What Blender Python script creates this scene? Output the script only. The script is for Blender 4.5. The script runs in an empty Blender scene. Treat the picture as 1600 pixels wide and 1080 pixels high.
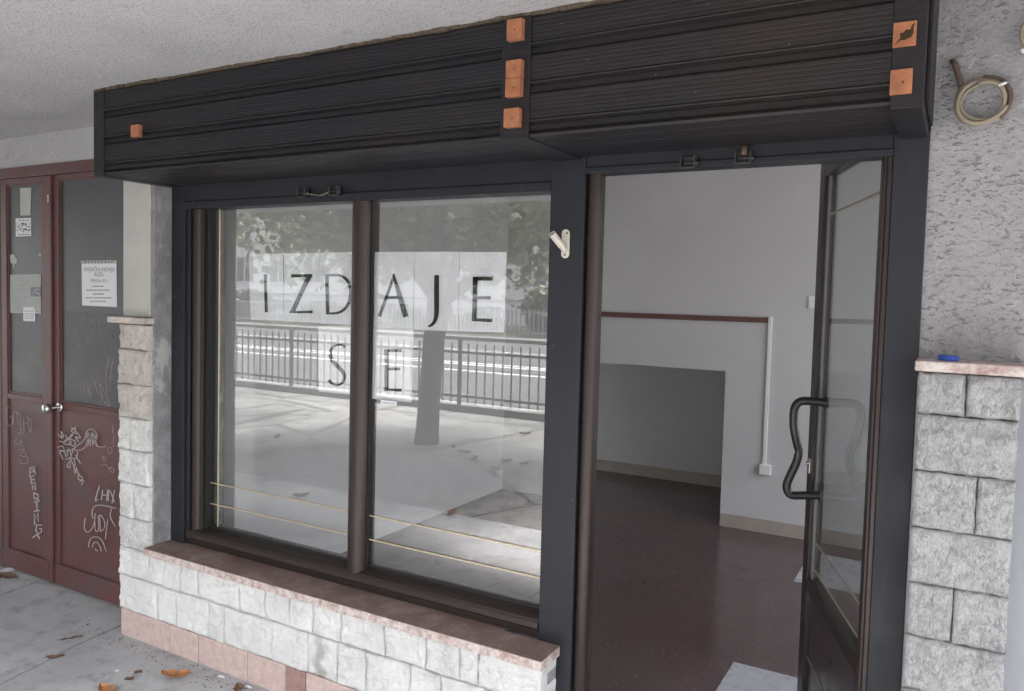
import bpy, math, random
from mathutils import Vector, noise
R_ = math.radians
random.seed(7)
scene = bpy.context.scene
COL = scene.collection

# ---------------------------------------------------------------- camera
F_PX, YAW, PITCH, ROLL, CAM_D, PCY, PCX, CAM_H = 1218.79, 29.5514, 2.9866, 1.4763, 2.2876, 525.8, 801.17, 1.6
y_, p_, r_ = R_(YAW), R_(PITCH), R_(ROLL)
FW = Vector((-math.sin(y_)*math.cos(p_), math.cos(y_)*math.cos(p_), -math.sin(p_)))
RT0 = Vector((math.cos(y_), math.sin(y_), 0)); UP0 = RT0.cross(FW)
RT = math.cos(r_)*RT0 + math.sin(r_)*UP0
UP = -math.sin(r_)*RT0 + math.cos(r_)*UP0
CAM = Vector((0, -CAM_D, CAM_H))
cd = bpy.data.cameras.new('Camera'); cam = bpy.data.objects.new('Camera', cd); COL.objects.link(cam)
cam.location = CAM
from mathutils import Matrix
cam.rotation_euler = Matrix((RT, UP, -FW)).transposed().to_euler()
cd.sensor_width = 36; cd.lens = F_PX/1600*36; cd.shift_x = (800-PCX)/1600; cd.shift_y = -(540-PCY)/1600
cd.clip_start = 0.05; cd.clip_end = 2000
scene.camera = cam

def at(u, v, ax, val):
    """photo measurement -> point of the real plane ax = val"""
    d = FW*F_PX + RT*(u-PCX) - UP*(v-PCY); i = 'xyz'.index(ax)
    return CAM + d*((val-CAM[i])/d[i])

# ---------------------------------------------------------------- world, sun, exposure
SUN_EL, SUN_AZ = 54, 184          # azimuth from +Y clockwise: behind the photographer
w = bpy.data.worlds.new('World'); scene.world = w; w.use_nodes = True
nt = w.node_tree; bg = nt.nodes['Background']
sky = nt.nodes.new('ShaderNodeTexSky'); sky.sky_type = 'NISHITA'; sky.sun_disc = False
sky.sun_elevation = R_(SUN_EL); sky.sun_rotation = R_(SUN_AZ); sky.air_density = 1.0; sky.dust_density = 3.0
hs = nt.nodes.new('ShaderNodeHueSaturation'); hs.inputs['Saturation'].default_value = 0.22   # overcast: nearly grey sky
nt.links.new(sky.outputs[0], hs.inputs['Color']); nt.links.new(hs.outputs[0], bg.inputs[0])
bg.inputs[1].default_value = 0.15
sd = bpy.data.lights.new('Sun', 'SUN'); so = bpy.data.objects.new('Sun', sd); COL.objects.link(so)
sd.energy = 3.8; sd.angle = R_(9); sd.color = (1, .965, .91)
sdir = Vector((math.sin(R_(SUN_AZ))*math.cos(R_(SUN_EL)), math.cos(R_(SUN_AZ))*math.cos(R_(SUN_EL)), math.sin(R_(SUN_EL))))
so.rotation_euler = sdir.to_track_quat('Z', 'Y').to_euler()
scene.view_settings.view_transform = 'Standard'; scene.view_settings.look = 'None'
scene.view_settings.exposure = 3.08; scene.view_settings.gamma = 1
scene.cycles.max_bounces = 10; scene.cycles.diffuse_bounces = 5; scene.cycles.transparent_max_bounces = 16
scene.cycles.sample_clamp_indirect = 8

# ---------------------------------------------------------------- materials
class NB:
    def __init__(s, name, rough=.6, spec=.4, metal=0):
        s.m = bpy.data.materials.new(name); s.m.use_nodes = True; s.t = s.m.node_tree
        s.b = s.t.nodes['Principled BSDF']; s.b.inputs['Roughness'].default_value = rough
        s.b.inputs['Specular IOR Level'].default_value = spec; s.b.inputs['Metallic'].default_value = metal
        tc = s.t.nodes.new('ShaderNodeTexCoord'); s.co = tc.outputs['Object']
    def n(s, k, **kw):
        o = s.t.nodes.new(k)
        for a, v in kw.items():
            if a in o.inputs: o.inputs[a].default_value = v
            else: setattr(o, a, v)
        return o
    def l(s, a, b): s.t.links.new(a, b)
    def mapc(s, sc=(1, 1, 1), rot=(0, 0, 0)):
        m = s.n('ShaderNodeMapping'); m.inputs['Scale'].default_value = sc; m.inputs['Rotation'].default_value = rot
        s.l(s.co, m.inputs[0]); return m.outputs[0]
    def noise(s, scale, detail=4, rough=.55, co=None, dist=0):
        o = s.n('ShaderNodeTexNoise'); o.inputs['Scale'].default_value = scale; o.inputs['Detail'].default_value = detail
        o.inputs['Roughness'].default_value = rough; o.inputs['Distortion'].default_value = dist
        s.l(co or s.co, o.inputs['Vector']); return o.outputs[0]
    def ramp(s, f, *st):
        o = s.n('ShaderNodeValToRGB'); e = o.color_ramp.elements
        while len(e) < len(st): e.new(.5)
        for i, (p, c) in enumerate(st):
            e[i].position = p; e[i].color = (*c, 1) if len(c) == 3 else c
        s.l(f, o.inputs[0]); return o.outputs[0]
    def mix(s, f, a, b, mode='MIX'):
        o = s.n('ShaderNodeMix', data_type='RGBA', blend_type=mode)
        if isinstance(f, (int, float)): o.inputs[0].default_value = f
        else: s.l(f, o.inputs[0])
        for k, x in ((6, a), (7, b)):
            if isinstance(x, tuple): o.inputs[k].default_value = (*x, 1)
            else: s.l(x, o.inputs[k])
        return o.outputs[2]
    def math(s, op, a, b=0.0):
        o = s.n('ShaderNodeMath', operation=op)
        for k, x in ((0, a), (1, b)):
            if isinstance(x, (int, float)): o.inputs[k].default_value = x
            else: s.l(x, o.inputs[k])
        return o.outputs[0]
    def bump(s, h, dist, strength=1, prev=None):
        o = s.n('ShaderNodeBump'); o.inputs['Distance'].default_value = dist; o.inputs['Strength'].default_value = strength
        s.l(h, o.inputs['Height'])
        if prev: s.l(prev, o.inputs['Normal'])
        s.l(o.outputs[0], s.b.inputs['Normal']); return o.outputs[0]
    def col(s, c):
        if isinstance(c, tuple): s.b.inputs['Base Color'].default_value = (*c, 1)
        else: s.l(c, s.b.inputs['Base Color'])
        return s.m

def g(v): return (v, v, v)
def m_ceiling():
    b = NB('sprayed ceiling stucco', .95, .1)
    f = b.noise(170, 3, .6); c = b.noise(2.2, 4)
    col = b.ramp(c, (.3, (.46, .45, .462)), (.7, (.55, .54, .55)))
    pits = b.ramp(f, (.32, g(.6)), (.45, g(1)))
    dirt = b.ramp(b.noise(9, 6, .7), (.6, g(1)), (.78, (.72, .70, .66)))
    b.bump(f, .008, 1.0, b.bump(b.noise(45, 3), .012, .6))
    return b.col(b.mix(1, b.mix(1, col, pits, 'MULTIPLY'), dirt, 'MULTIPLY'))
def m_stucco():
    b = NB('trowelled wall stucco', .92, .15)
    big = b.noise(1.8, 4); v = b.noise(78, 5, .66, b.mapc((.75, 1, 1.5), (0, .4, 0)), .3)
    pitm = b.ramp(b.noise(5, 3), (.36, g(.25)), (.58, g(1)))
    pit = b.ramp(v, (.33, g(0)), (.43, g(1)))
    h = b.mix(pitm, g(1), pit)
    col = b.ramp(big, (.3, (.275, .266, .274)), (.7, (.335, .325, .334)))
    dark = b.mix(pitm, g(1), b.ramp(v, (.31, g(.66)), (.37, g(1))))
    spk = b.ramp(b.noise(95, 4, .7), (.30, g(.6)), (.40, g(1)))
    b.bump(h, .0035, 1, b.bump(b.noise(110, 4, .65), .0035, 1, b.bump(b.noise(20, 4, .6), .011, 1)))
    return b.col(b.mix(1, b.mix(1, col, dark, 'MULTIPLY'), spk, 'MULTIPLY'))
def m_plain(name, c, rough=.6, spec=.4, metal=0, vary=.12, scale=6, bump=0, bscale=60):
    b = NB(name, rough, spec, metal)
    n_ = b.noise(scale, 5, .6)
    lo = tuple(x*(1-vary) for x in c); hi = tuple(min(1, x*(1+vary)) for x in c)
    if bump: b.bump(b.noise(bscale, 4), bump, 1)
    b.l(b.ramp(b.noise(scale*2.3, 4), (.3, g(max(.03, rough-.08))), (.7, g(min(1, rough+.08)))), b.b.inputs['Roughness'])
    return b.col(b.ramp(n_, (.3, lo), (.7, hi)))
def m_steel():
    b = NB('blue grey painted steel', .5, .35)
    c = b.ramp(b.noise(2, 5), (.3, (.013, .014, .019)), (.7, (.020, .021, .028)))
    sp = b.ramp(b.noise(55, 2, .5), (.765, g(0)), (.79, g(1)))
    sc = b.ramp(b.noise(160, 2, .5, b.mapc((1, 1, .12))), (.74, g(0)), (.8, g(.5)))
    b.bump(b.noise(25, 4), .0012, .6)
    ch = b.ramp(b.noise(7, 8, .8), (.70, g(0)), (.73, g(.8))); b.l(b.ramp(b.noise(4, 6, .7), (.35, g(.38)), (.65, g(.66))), b.b.inputs['Roughness'])
    c = b.mix(ch, c, (.055, .045, .042)); drip = b.ramp(b.noise(30, 5, .6, b.mapc((1, 1, .05))), (.58, g(0)), (.75, g(.5)))
    c = b.mix(drip, c, (.040, .040, .044))
    return b.col(b.mix(sc, b.mix(sp, c, (.25, .24, .22)), (.14, .13, .13)))
def m_darkwood():
    b = NB('black brown stained shutter wood', .5, .22)
    gr = b.noise(60, 6, .65, b.mapc((.04, 1, 1))); lg = b.noise(1.3, 4)
    c = b.ramp(gr, (.3, (.0115, .0112, .0145)), (.72, (.023, .0215, .0255)))
    brown = b.ramp(lg, (.45, g(0)), (.72, g(.7)))
    c2 = b.mix(brown, c, (.030, .022, .018))
    sp = b.ramp(b.noise(85, 2, .5), (.772, g(0)), (.79, g(1)))
    b.l(b.ramp(gr, (.3, g(.38)), (.7, g(.62))), b.b.inputs['Roughness'])
    b.bump(gr, .0015, .8, b.bump(b.noise(240, 3, .6, b.mapc((.03, 1, 1))), .001, .6))
    return b.col(b.mix(sp, c2, (.24, .21, .18)))
def m_stone(name, a, c, dark, crk=.5, streak=False):
    b = NB(name, .85, .2)
    w_ = b.noise(9, 3, .5); wc = b.mix(.06, b.co, b.n('ShaderNodeTexNoise', Scale=22.0, Detail=3.0).outputs[1])
    n1 = b.noise(26, 9, .78, wc, .6); n2 = b.noise(85, 6, .75, wc); n3 = b.noise(3.5, 4)
    rd = b.math('ABSOLUTE', b.math('SUBTRACT', b.noise(34, 6, .7, wc, 1.1), .5)); rd2 = b.math('ABSOLUTE', b.math('SUBTRACT', b.noise(75, 5, .7, wc, .6), .5))
    crest = b.ramp(rd, (.0, g(1)), (.03, g(.8)), (.07, g(0)))
    col = b.ramp(n1, (.34, dark), (.47, a), (.66, c))
    col = b.mix(b.math('MULTIPLY', crest, crk), col, tuple(min(.92, x*1.25) for x in c))
    pits = b.ramp(n2, (.30, g(.62)), (.42, g(1)))
    wash = b.ramp(n3, (.35, g(.84)), (.65, g(1.0)))
    h1 = b.bump(b.math('SUBTRACT', 1.0, rd2), .003, 1, b.bump(b.math('SUBTRACT', 1.0, rd), .0085, 1, b.bump(n1, .005, 1)))
    o = b.mix(1, b.mix(1, col, pits, 'MULTIPLY'), wash, 'MULTIPLY')
    if streak:
        sx = b.n('ShaderNodeSeparateXYZ'); b.l(b.co, sx.inputs[0])
        dx = b.math('ABSOLUTE', b.math('ADD', b.math('SUBTRACT', sx.outputs[0], .155), b.math('MULTIPLY', b.math('SUBTRACT', b.noise(14, 4), .5), .12)))
        mk = b.math('MULTIPLY', b.ramp(dx, (.012, g(1)), (.04, g(0))), b.ramp(b.math('ADD', b.math('MULTIPLY', sx.outputs[2], -2.2), b.math('ADD', .95, b.math('MULTIPLY', b.noise(10, 4), .3))), (.35, g(0)), (.6, g(.6))))
        o = b.mix(mk, o, (.25, .245, .215))
        o = b.mix(b.ramp(b.noise(8, 7, .8), (.66, g(0)), (.74, g(.4))), o, (.42, .38, .33))
    return b.col(o)
def m_sill():
    b = NB('red brown marble sill', .55, .35)
    n1 = b.noise(7, 7, .65, None, .8)
    c = b.ramp(n1, (.3, (.14, .088, .078)), (.5, (.205, .14, .125)), (.72, (.32, .25, .23)))
    g_ = b.ramp(b.noise(60, 4, .7), (.62, g(0)), (.7, g(.5)))
    b.bump(b.noise(50, 5), .0012, .8)
    return b.col(b.mix(g_, c, (.5, .45, .42)))
def m_sill_edge():
    b = NB('weathered pale marble edge', .75, .25)
    c = b.ramp(b.noise(26, 6, .75), (.4, (.60, .54, .52)), (.62, (.34, .23, .21)))
    b.bump(b.noise(70, 4), .003, 1)
    return b.col(c)
def m_concrete():
    b = NB('worn grey concrete floor', .62, .35)
    ve = b.n('ShaderNodeTexVoronoi', feature='DISTANCE_TO_EDGE', Scale=.8); b.l(b.mix(.10, b.co, b.n('ShaderNodeTexNoise', Scale=3.5, Detail=6.0).outputs[1]), ve.inputs['Vector'])
    ck = b.ramp(ve.outputs['Distance'], (.0008, g(.5)), (.005, g(1)))
    n1 = b.noise(1.7, 7, .62, None, .5); n2 = b.noise(11, 6, .7); n3 = b.noise(160, 3, .6)
    c = b.ramp(n1, (.33, (.36, .36, .378)), (.52, (.43, .432, .452)), (.7, (.49, .49, .508)))
    st = b.ramp(n2, (.32, g(.8)), (.5, g(1)))
    fl = b.ramp(b.noise(42, 4, .7), (.70, g(0)), (.76, g(.6)))
    c = b.mix(1, b.mix(fl, b.mix(1, c, st, 'MULTIPLY'), (.38, .37, .36)), ck, 'MULTIPLY')
    c = b.mix(1, c, b.ramp(b.noise(5.5, 8, .75), (.38, g(.86)), (.50, g(1))), 'MULTIPLY')
    b.l(b.ramp(n1, (.35, g(.42)), (.65, g(.7))), b.b.inputs['Roughness'])
    b.bump(n3, .0015, .7, b.bump(n2, .004, .6))
    return b.col(c)
def m_asphalt(name, lo, hi, sc=1.0, crack=0):
    b = NB(name, .85, .25)
    n1 = b.noise(.9*sc, 6, .6); n2 = b.noise(60, 3, .7); n3 = b.noise(4.5, 7, .72)
    c = b.ramp(n1, (.35, lo), (.65, hi)); c = b.mix(1, c, b.ramp(n2, (.36, g(.62)), (.6, g(1))), 'MULTIPLY')
    c = b.mix(1, c, b.ramp(n3, (.36, g(.6)), (.48, g(1)), (.64, g(1.12))), 'MULTIPLY')
    if crack:
        ve = b.n('ShaderNodeTexVoronoi', feature='DISTANCE_TO_EDGE', Scale=.55); b.l(b.mix(.12, b.co, b.n('ShaderNodeTexNoise', Scale=2.5, Detail=5.0).outputs[1]), ve.inputs['Vector'])
        c = b.mix(1, c, b.ramp(ve.outputs['Distance'], (.002, g(.35)), (.012, g(1))), 'MULTIPLY')
        vp = b.n('ShaderNodeTexVoronoi', Scale=.5); b.l(b.co, vp.inputs['Vector'])
        c = b.mix(.35, c, b.mix(1, c, b.ramp(vp.outputs['Distance'], (.25, g(1.04)), (.29, g(.92))), 'MULTIPLY'))
    b.bump(n2, .008, .9)
    return b.col(c)
def m_terrazzo():
    b = NB('polished dark red terrazzo', .16, .5)
    n1 = b.noise(1.2, 3); v = b.n('ShaderNodeTexVoronoi', Scale=70.0); b.l(b.co, v.inputs['Vector'])
    c = b.ramp(n1, (.3, (.086, .054, .055)), (.7, (.105, .068, .068)))
    ch = b.ramp(b.noise(95, 2, .5), (.64, g(0)), (.69, g(.7)))
    c = b.mix(ch, c, (.21, .165, .15))
    br = b.n('ShaderNodeTexBrick', Scale=1.0, offset=0.0); br.inputs['Brick Width'].default_value = .33; br.inputs['Row Height'].default_value = .33
    br.inputs['Mortar Size'].default_value = .0022; br.inputs['Color1'].default_value = (1, 1, 1, 1); br.inputs['Color2'].default_value = (.985, .985, .985, 1); br.inputs['Mortar'].default_value = (.93, .93, .93, 1)
    b.l(b.co, br.inputs['Vector'])
    b.l(b.ramp(b.noise(6, 4), (.3, g(.13)), (.7, g(.24))), b.b.inputs['Roughness'])
    return b.col(b.mix(1, c, br.outputs[0], 'MULTIPLY'))
def m_glass(name, f0, tint):
    m = bpy.data.materials.new(name); m.use_nodes = True; t = m.node_tree; t.nodes.clear()
    o = t.nodes.new('ShaderNodeOutputMaterial'); mx = t.nodes.new('ShaderNodeMixShader')
    tr = t.nodes.new('ShaderNodeBsdfTransparent'); tr.inputs[0].default_value = (*tint, 1)
    gl = t.nodes.new('ShaderNodeBsdfGlossy'); gl.inputs['Roughness'].default_value = 0.0; gl.inputs[0].default_value = (1, 1, 1, 1)
    ge = t.nodes.new('ShaderNodeNewGeometry'); dp = t.nodes.new('ShaderNodeVectorMath'); dp.operation = 'DOT_PRODUCT'
    t.links.new(ge.outputs['Normal'], dp.inputs[0]); t.links.new(ge.outputs['Incoming'], dp.inputs[1])
    def M(op, a, b):
        n_ = t.nodes.new('ShaderNodeMath'); n_.operation = op
        for k, x in ((0, a), (1, b)):
            if isinstance(x, (int, float)): n_.inputs[k].default_value = x
            else: t.links.new(x, n_.inputs[k])
        return n_.outputs[0]
    c = M('ABSOLUTE', dp.outputs['Value'], 0); p5 = M('POWER', M('SUBTRACT', 1.0, c), 5.0)
    fr = M('ADD', f0, M('MULTIPLY', p5, 1-f0))
    t.links.new(fr, mx.inputs[0]); t.links.new(tr.outputs[0], mx.inputs[1]); t.links.new(gl.outputs[0], mx.inputs[2])
    t.links.new(mx.outputs[0], o.inputs[0]); return m
def m_redpaint():
    b = NB('maroon painted sheet steel', .42, .45)
    c = b.ramp(b.noise(3.2, 5), (.3, (.090, .036, .036)), (.7, (.125, .050, .050)))
    wear = b.ramp(b.noise(5, 6, .7), (.50, g(0)), (.64, g(.75)))
    c = b.mix(wear, c, (.085, .062, .066))
    sc = b.ramp(b.noise(110, 3, .6, b.mapc((1, 1, .25))), (.72, g(0)), (.78, g(.6)))
    b.bump(b.noise(4, 3), .004, .5)
    return b.col(b.mix(sc, c, (.28, .22, .21)))
def m_smoked():
    b = NB('dusty grey film glass', .32, .5)
    c = b.ramp(b.noise(2.5, 5), (.3, (.057, .058, .064)), (.7, (.076, .077, .084)))
    return b.col(c)
def m_leaf(name, c1, c2, trans=.35):
    b = NB(name, .5, .35)
    oi = b.n('ShaderNodeNewGeometry')
    c = b.ramp(oi.outputs['Random Per Island'], (0, c1), (1, c2)); b.col(c)
    tl = b.n('ShaderNodeBsdfTranslucent'); b.l(c, tl.inputs[0]); mx = b.n('ShaderNodeMixShader'); mx.inputs[0].default_value = trans
    out = [n_ for n_ in b.t.nodes if n_.type == 'OUTPUT_MATERIAL'][0]
    b.l(b.b.outputs[0], mx.inputs[1]); b.l(tl.outputs[0], mx.inputs[2]); b.l(mx.outputs[0], out.inputs[0]); return b.m
def m_cement():
    b = NB('rough grey cement render', .95, .1); c = b.ramp(b.noise(12, 6, .65), (.3, (.17, .17, .175)), (.7, (.30, .30, .305)))
    wp = b.ramp(b.noise(7, 7, .75, b.mapc((1, 1, .45))), (.56, g(0)), (.63, g(.6)))
    b.bump(b.noise(55, 5, .7), .007, 1)
    return b.col(b.mix(wp, c, (.50, .49, .48)))
def m_wall():
    b = NB('white interior paint', .75, .25); c = b.ramp(b.noise(.8, 6, .6), (.3, (.49, .48, .485)), (.7, (.535, .525, .53)))
    sc = b.ramp(b.noise(5, 7, .78, b.mapc((1, 1, .6))), (.66, g(0)), (.74, g(.35))); ho = b.ramp(b.noise(26, 2, .5), (.79, g(0)), (.80, g(.8)))
    pt = b.ramp(b.noise(1.6, 3, .5), (.58, g(0)), (.585, g(.3)))
    b.bump(b.noise(9, 5, .6), .003, .5)
    return b.col(b.mix(ho, b.mix(sc, b.mix(pt, c, (.56, .555, .56)), (.38, .365, .355)), (.2, .18, .16)))
def m_paper():
    b = NB('white paper', .8, .2); b.col((.86, .86, .89)); tl = b.n('ShaderNodeBsdfTranslucent'); tl.inputs[0].default_value = (.85, .85, .88, 1)
    mx = b.n('ShaderNodeMixShader'); mx.inputs[0].default_value = .3; out = [n_ for n_ in b.t.nodes if n_.type == 'OUTPUT_MATERIAL'][0]
    b.l(b.b.outputs[0], mx.inputs[1]); b.l(tl.outputs[0], mx.inputs[2]); b.l(mx.outputs[0], out.inputs[0]); return b.m
def m_bark():
    b = NB('plane tree bark', .9, .15)
    n1 = b.noise(9, 5, .7, b.mapc((1, 1, .4)))
    b.bump(n1, .02, 1)
    return b.col(b.ramp(n1, (.35, (.025, .022, .019)), (.55, (.048, .044, .037)), (.7, (.10, .094, .08))))

M = dict(
 ceil=m_ceiling(), stucco=m_stucco(), steel=m_steel(), wood=m_darkwood(), sill=m_sill(), edge=m_sill_edge(), cope=m_plain('beige stone coping', (.46, .41, .38), .8, .2, 0, .25, 16, .002, 60),
 conc=m_concrete(), asph=m_asphalt('outdoor asphalt paving', (.25, .25, .246), (.325, .32, .315), 1, 1), road=m_asphalt('road asphalt', (.062, .062, .066), (.082, .082, .086)),
 slab=m_asphalt('pale paving', (.15, .15, .147), (.20, .197, .193)),
 stoneW=m_stone('white quarry faced stone', (.84, .835, .83), (.91, .90, .895), (.66, .655, .65), .5, True),
 stoneG=m_stone('grey quarry faced stone', (.36, .36, .37), (.47, .465, .47), (.26, .26, .27), 1.0),
 stoneB=m_stone('weathered beige stone', (.50, .46, .42), (.64, .60, .56), (.33, .29, .26), .6), stoneL=m_stone('light grey quarry faced stone', (.62, .61, .60), (.76, .755, .75), (.45, .44, .435), .7),
 stoneP=m_plain('pink granite plinth', (.50, .385, .36), .8, .2, 0, .14, 30, .0012, 120),
 stoneR=m_plain('reddish granite plinth', (.30, .19, .17), .75, .2, 0, .2, 30, .0012, 120),
 mortar=m_plain('grey mortar', (.30, .295, .29), .95, .1, 0, .25, 40, .004),
 plaster=m_plain('cream painted plaster', (.43, .415, .40), .8, .25, 0, .07, 5, .0012, 50),
 rough=m_cement(),
 lower=m_plain('pale blue grey smooth plaster', (.30, .31, .335), .7, .3, 0, .05, 4, .001, 70),
 iwall=m_wall(),
 terr=m_terrazzo(), ltile=m_plain('pale grey floor tile', (.40, .41, .435), .3, .45, 0, .05, 7),
 skirt=m_plain('beige tile skirting', (.36, .32, .28), .4, .4, 0, .08, 9),
 railw=m_plain('red brown wall rail', (.12, .06, .05), .5, .4, 0, .2, 25),
 white=m_plain('white plastic', (.70, .70, .69), .45, .45, 0, .03, 9),
 alu=m_plain('brown anodised aluminium', (.040, .029, .027), .36, .45, .4, .05, 1.2),
 rubber=m_plain('black rubber gasket', (.012, .012, .013), .6, .3),
 gold=m_plain('brass coloured strip', (.60, .50, .34), .35, .5, .6, .1, 30),
 dbrass=m_plain('dull dark brass', (.26, .23, .19), .5, .4, .1, .1, 30), wbrass=m_plain('warm brass strip', (.62, .48, .29), .45, .4, .1, .2, 12), paper=m_paper(), oldpaper=m_plain('yellowed paper', (.42, .44, .42), .85, .2, 0, .08, 10),
 ink=m_plain('black ink', (.018, .018, .022), .6, .3), greyink=m_plain('grey print', (.22, .22, .25), .8, .2),
 block=m_plain('raw orange wood', (.33, .135, .072), .75, .2, 0, .28, 22, .001, 90), hole=m_plain('nail hole', (.05, .03, .02), .9, .1),
 red=m_redpaint(), smoked=m_smoked(), smoked2=m_plain('darker pane sheet', (.045, .042, .047), .3, .5, 0, .12, 3), chrome=m_plain('worn chrome', (.62, .61, .58), .22, .5, 1, .1, 20),
 scratch=m_plain('pale paint pen', (.42, .38, .38), .8, .2, 0, .15, 30), fscratch=m_plain('faded paint pen', (.30, .235, .235), .8, .2, 0, .25, 40),
 bmetal=m_plain('worn cream bracket metal', (.58, .53, .47), .5, .4, 0, .12, 40), cable=m_plain('beige cable sheath', (.25, .21, .155), .5, .4, 0, .15, 30),
 tape=m_plain('brown insulating tape', (.11, .075, .06), .6, .3, 0, .2, 30), cap=m_plain('blue plastic cap', (.02, .075, .42), .4, .5),
 blackplastic=m_plain('black plastic', (.016, .016, .018), .35, .5), fence=m_plain('dark painted fence steel', (.045, .045, .048), .5, .4),
 bark=m_bark(), leafA=m_leaf('plane leaves', (.03, .055, .015), (.24, .30, .14), .5), hedge=m_leaf('hedge leaves', (.018, .032, .014), (.035, .055, .022), .15),
 dry=m_plain('dry orange leaf', (.36, .165, .075), .7, .25, 0, .5, 30), dry2=m_plain('dry brown leaf', (.17, .105, .07), .7, .3, 0, .3, 30),
 bldg=m_plain('white house render', (.58, .57, .56), .85, .2, 0, .06, .8), bldg2=m_plain('grey house base', (.26, .26, .26), .85, .2, 0, .1, .8),
 pane=m_plain('dark house window', (.05, .055, .065), .1, .5), line=m_plain('white road paint', (.72, .72, .71), .7, .3, 0, .12, 8),
 glass=m_glass('shop window glass', .106, (.985, .99, .988)), dglass=m_glass('door glass', .055, (.86, .875, .865)),
)

# ---------------------------------------------------------------- mesh helpers
class MB:
    def __init__(s): s.v = []; s.f = []; s.sm = False
    def add(s, vs, fs):
        o = len(s.v); s.v += [tuple(p) for p in vs]; s.f += [tuple(i+o for i in f) for f in fs]; return s
    def box(s, x0, x1, y0, y1, z0, z1, T=None):
        vs = [(x, y, z) for x in (x0, x1) for y in (y0, y1) for z in (z0, z1)]
        if T: vs = [T(*p) for p in vs]
        return s.add(vs, [(0, 1, 3, 2), (4, 6, 7, 5), (0, 4, 5, 1), (2, 3, 7, 6), (0, 2, 6, 4), (1, 5, 7, 3)])
    def prism(s, prof, x0, x1, T=None):
        """profile of (y, z) extruded along x"""
        n_ = len(prof); vs = [(x0, y, z) for y, z in prof]+[(x1, y, z) for y, z in prof]
        if T: vs = [T(*p) for p in vs]
        return s.add(vs, [(i, (i+1) % n_, (i+1) % n_+n_, i+n_) for i in range(n_)]+[tuple(range(n_))[::-1], tuple(range(n_, 2*n_))])
    def vprism(s, prof, z0, z1, T=None):
        """profile of (x, y) extruded along z"""
        n_ = len(prof); vs = [(x, y, z0) for x, y in prof]+[(x, y, z1) for x, y in prof]
        if T: vs = [T(*p) for p in vs]
        return s.add(vs, [(i, (i+1) % n_, (i+1) % n_+n_, i+n_) for i in range(n_)]+[tuple(range(n_))[::-1], tuple(range(n_, 2*n_))])
    def tube(s, pts, r, n_=10, cap=True):
        pts = [Vector(p) for p in pts]; rs = r if isinstance(r, (list, tuple)) else [r]*len(pts)
        s.sm = True; vs = []; fs = []; prev = None
        for i, p in enumerate(pts):
            t = (pts[min(i+1, len(pts)-1)]-pts[max(i-1, 0)]).normalized()
            if prev is None:
                a = t.cross(Vector((0, 0, 1)) if abs(t.z) < .9 else Vector((1, 0, 0))).normalized()
            else: a = (prev-t*prev.dot(t)).normalized()
            prev = a; b_ = t.cross(a)
            for k in range(n_):
                an = 2*math.pi*k/n_; vs.append(p+(a*math.cos(an)+b_*math.sin(an))*rs[i])
        for i in range(len(pts)-1):
            for k in range(n_):
                fs.append((i*n_+k, i*n_+(k+1) % n_, (i+1)*n_+(k+1) % n_, (i+1)*n_+k))
        if cap: fs += [tuple(range(n_))[::-1], tuple(range((len(pts)-1)*n_, len(pts)*n_))]
        return s.add(vs, fs)
    def build(s, name, mat, parent=None, bevel=0, smooth=None, seg=2):
        me = bpy.data.meshes.new(name); org = Vector((0, 0, 0)); q = parent
        while q: org += q.location; q = q.parent
        me.from_pydata([tuple(Vector(p)-org) for p in s.v], [], s.f); me.update()
        for m_ in (mat if isinstance(mat, (list, tuple)) else [mat]): me.materials.append(m_)
        o = bpy.data.objects.new(name, me); COL.objects.link(o); o.parent = parent
        if smooth if smooth is not None else s.sm:
            for p in me.polygons: p.use_smooth = True
        if bevel:
            bv = o.modifiers.new('bevel', 'BEVEL'); bv.width = bevel; bv.segments = seg; bv.limit_method = 'ANGLE'; bv.angle_limit = R_(40)
        return o
def tag(o, label=None, cat=None, group=None, kind=None):
    if label: o['label'] = label
    if cat: o['category'] = cat
    if group: o['group'] = group
    if kind: o['kind'] = kind
    return o
def thing(name, label, cat, loc=(0, 0, 0), group=None):
    o = bpy.data.objects.new(name, None); o.location = loc; o.empty_display_size = .1; COL.objects.link(o)
    return tag(o, label, cat, group)
def fr(p, H=.9, L=2.1, o=6): return noise.fractal(Vector(p), H, L, o, noise_basis='PERLIN_ORIGINAL')
def smoothpath(pts, k=6):
    P = [Vector(p) for p in pts]; out = []
    for i in range(len(P)-1):
        a, b_, c, d = P[max(i-1, 0)], P[i], P[i+1], P[min(i+2, len(P)-1)]
        for j in range(k):
            t = j/k; out.append(.5*((2*b_)+(c-a)*t+(2*a-5*b_+4*c-d)*t*t+(3*b_-a-3*c+d)*t**3))
    out.append(P[-1]); return out

# ================================================================ SETTING: ground
def sheet(name, x0, x1, y0, y1, z, mat):
    mb = MB(); mb.add([(x0, y0, z), (x1, y0, z), (x1, y1, z), (x0, y1, z)], [(0, 1, 2, 3)]); o = mb.build(name, mat); return tag(o, kind='structure')
sheet('ground', -400, 400, -400, 400, -.012, M['asph'])
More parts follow.
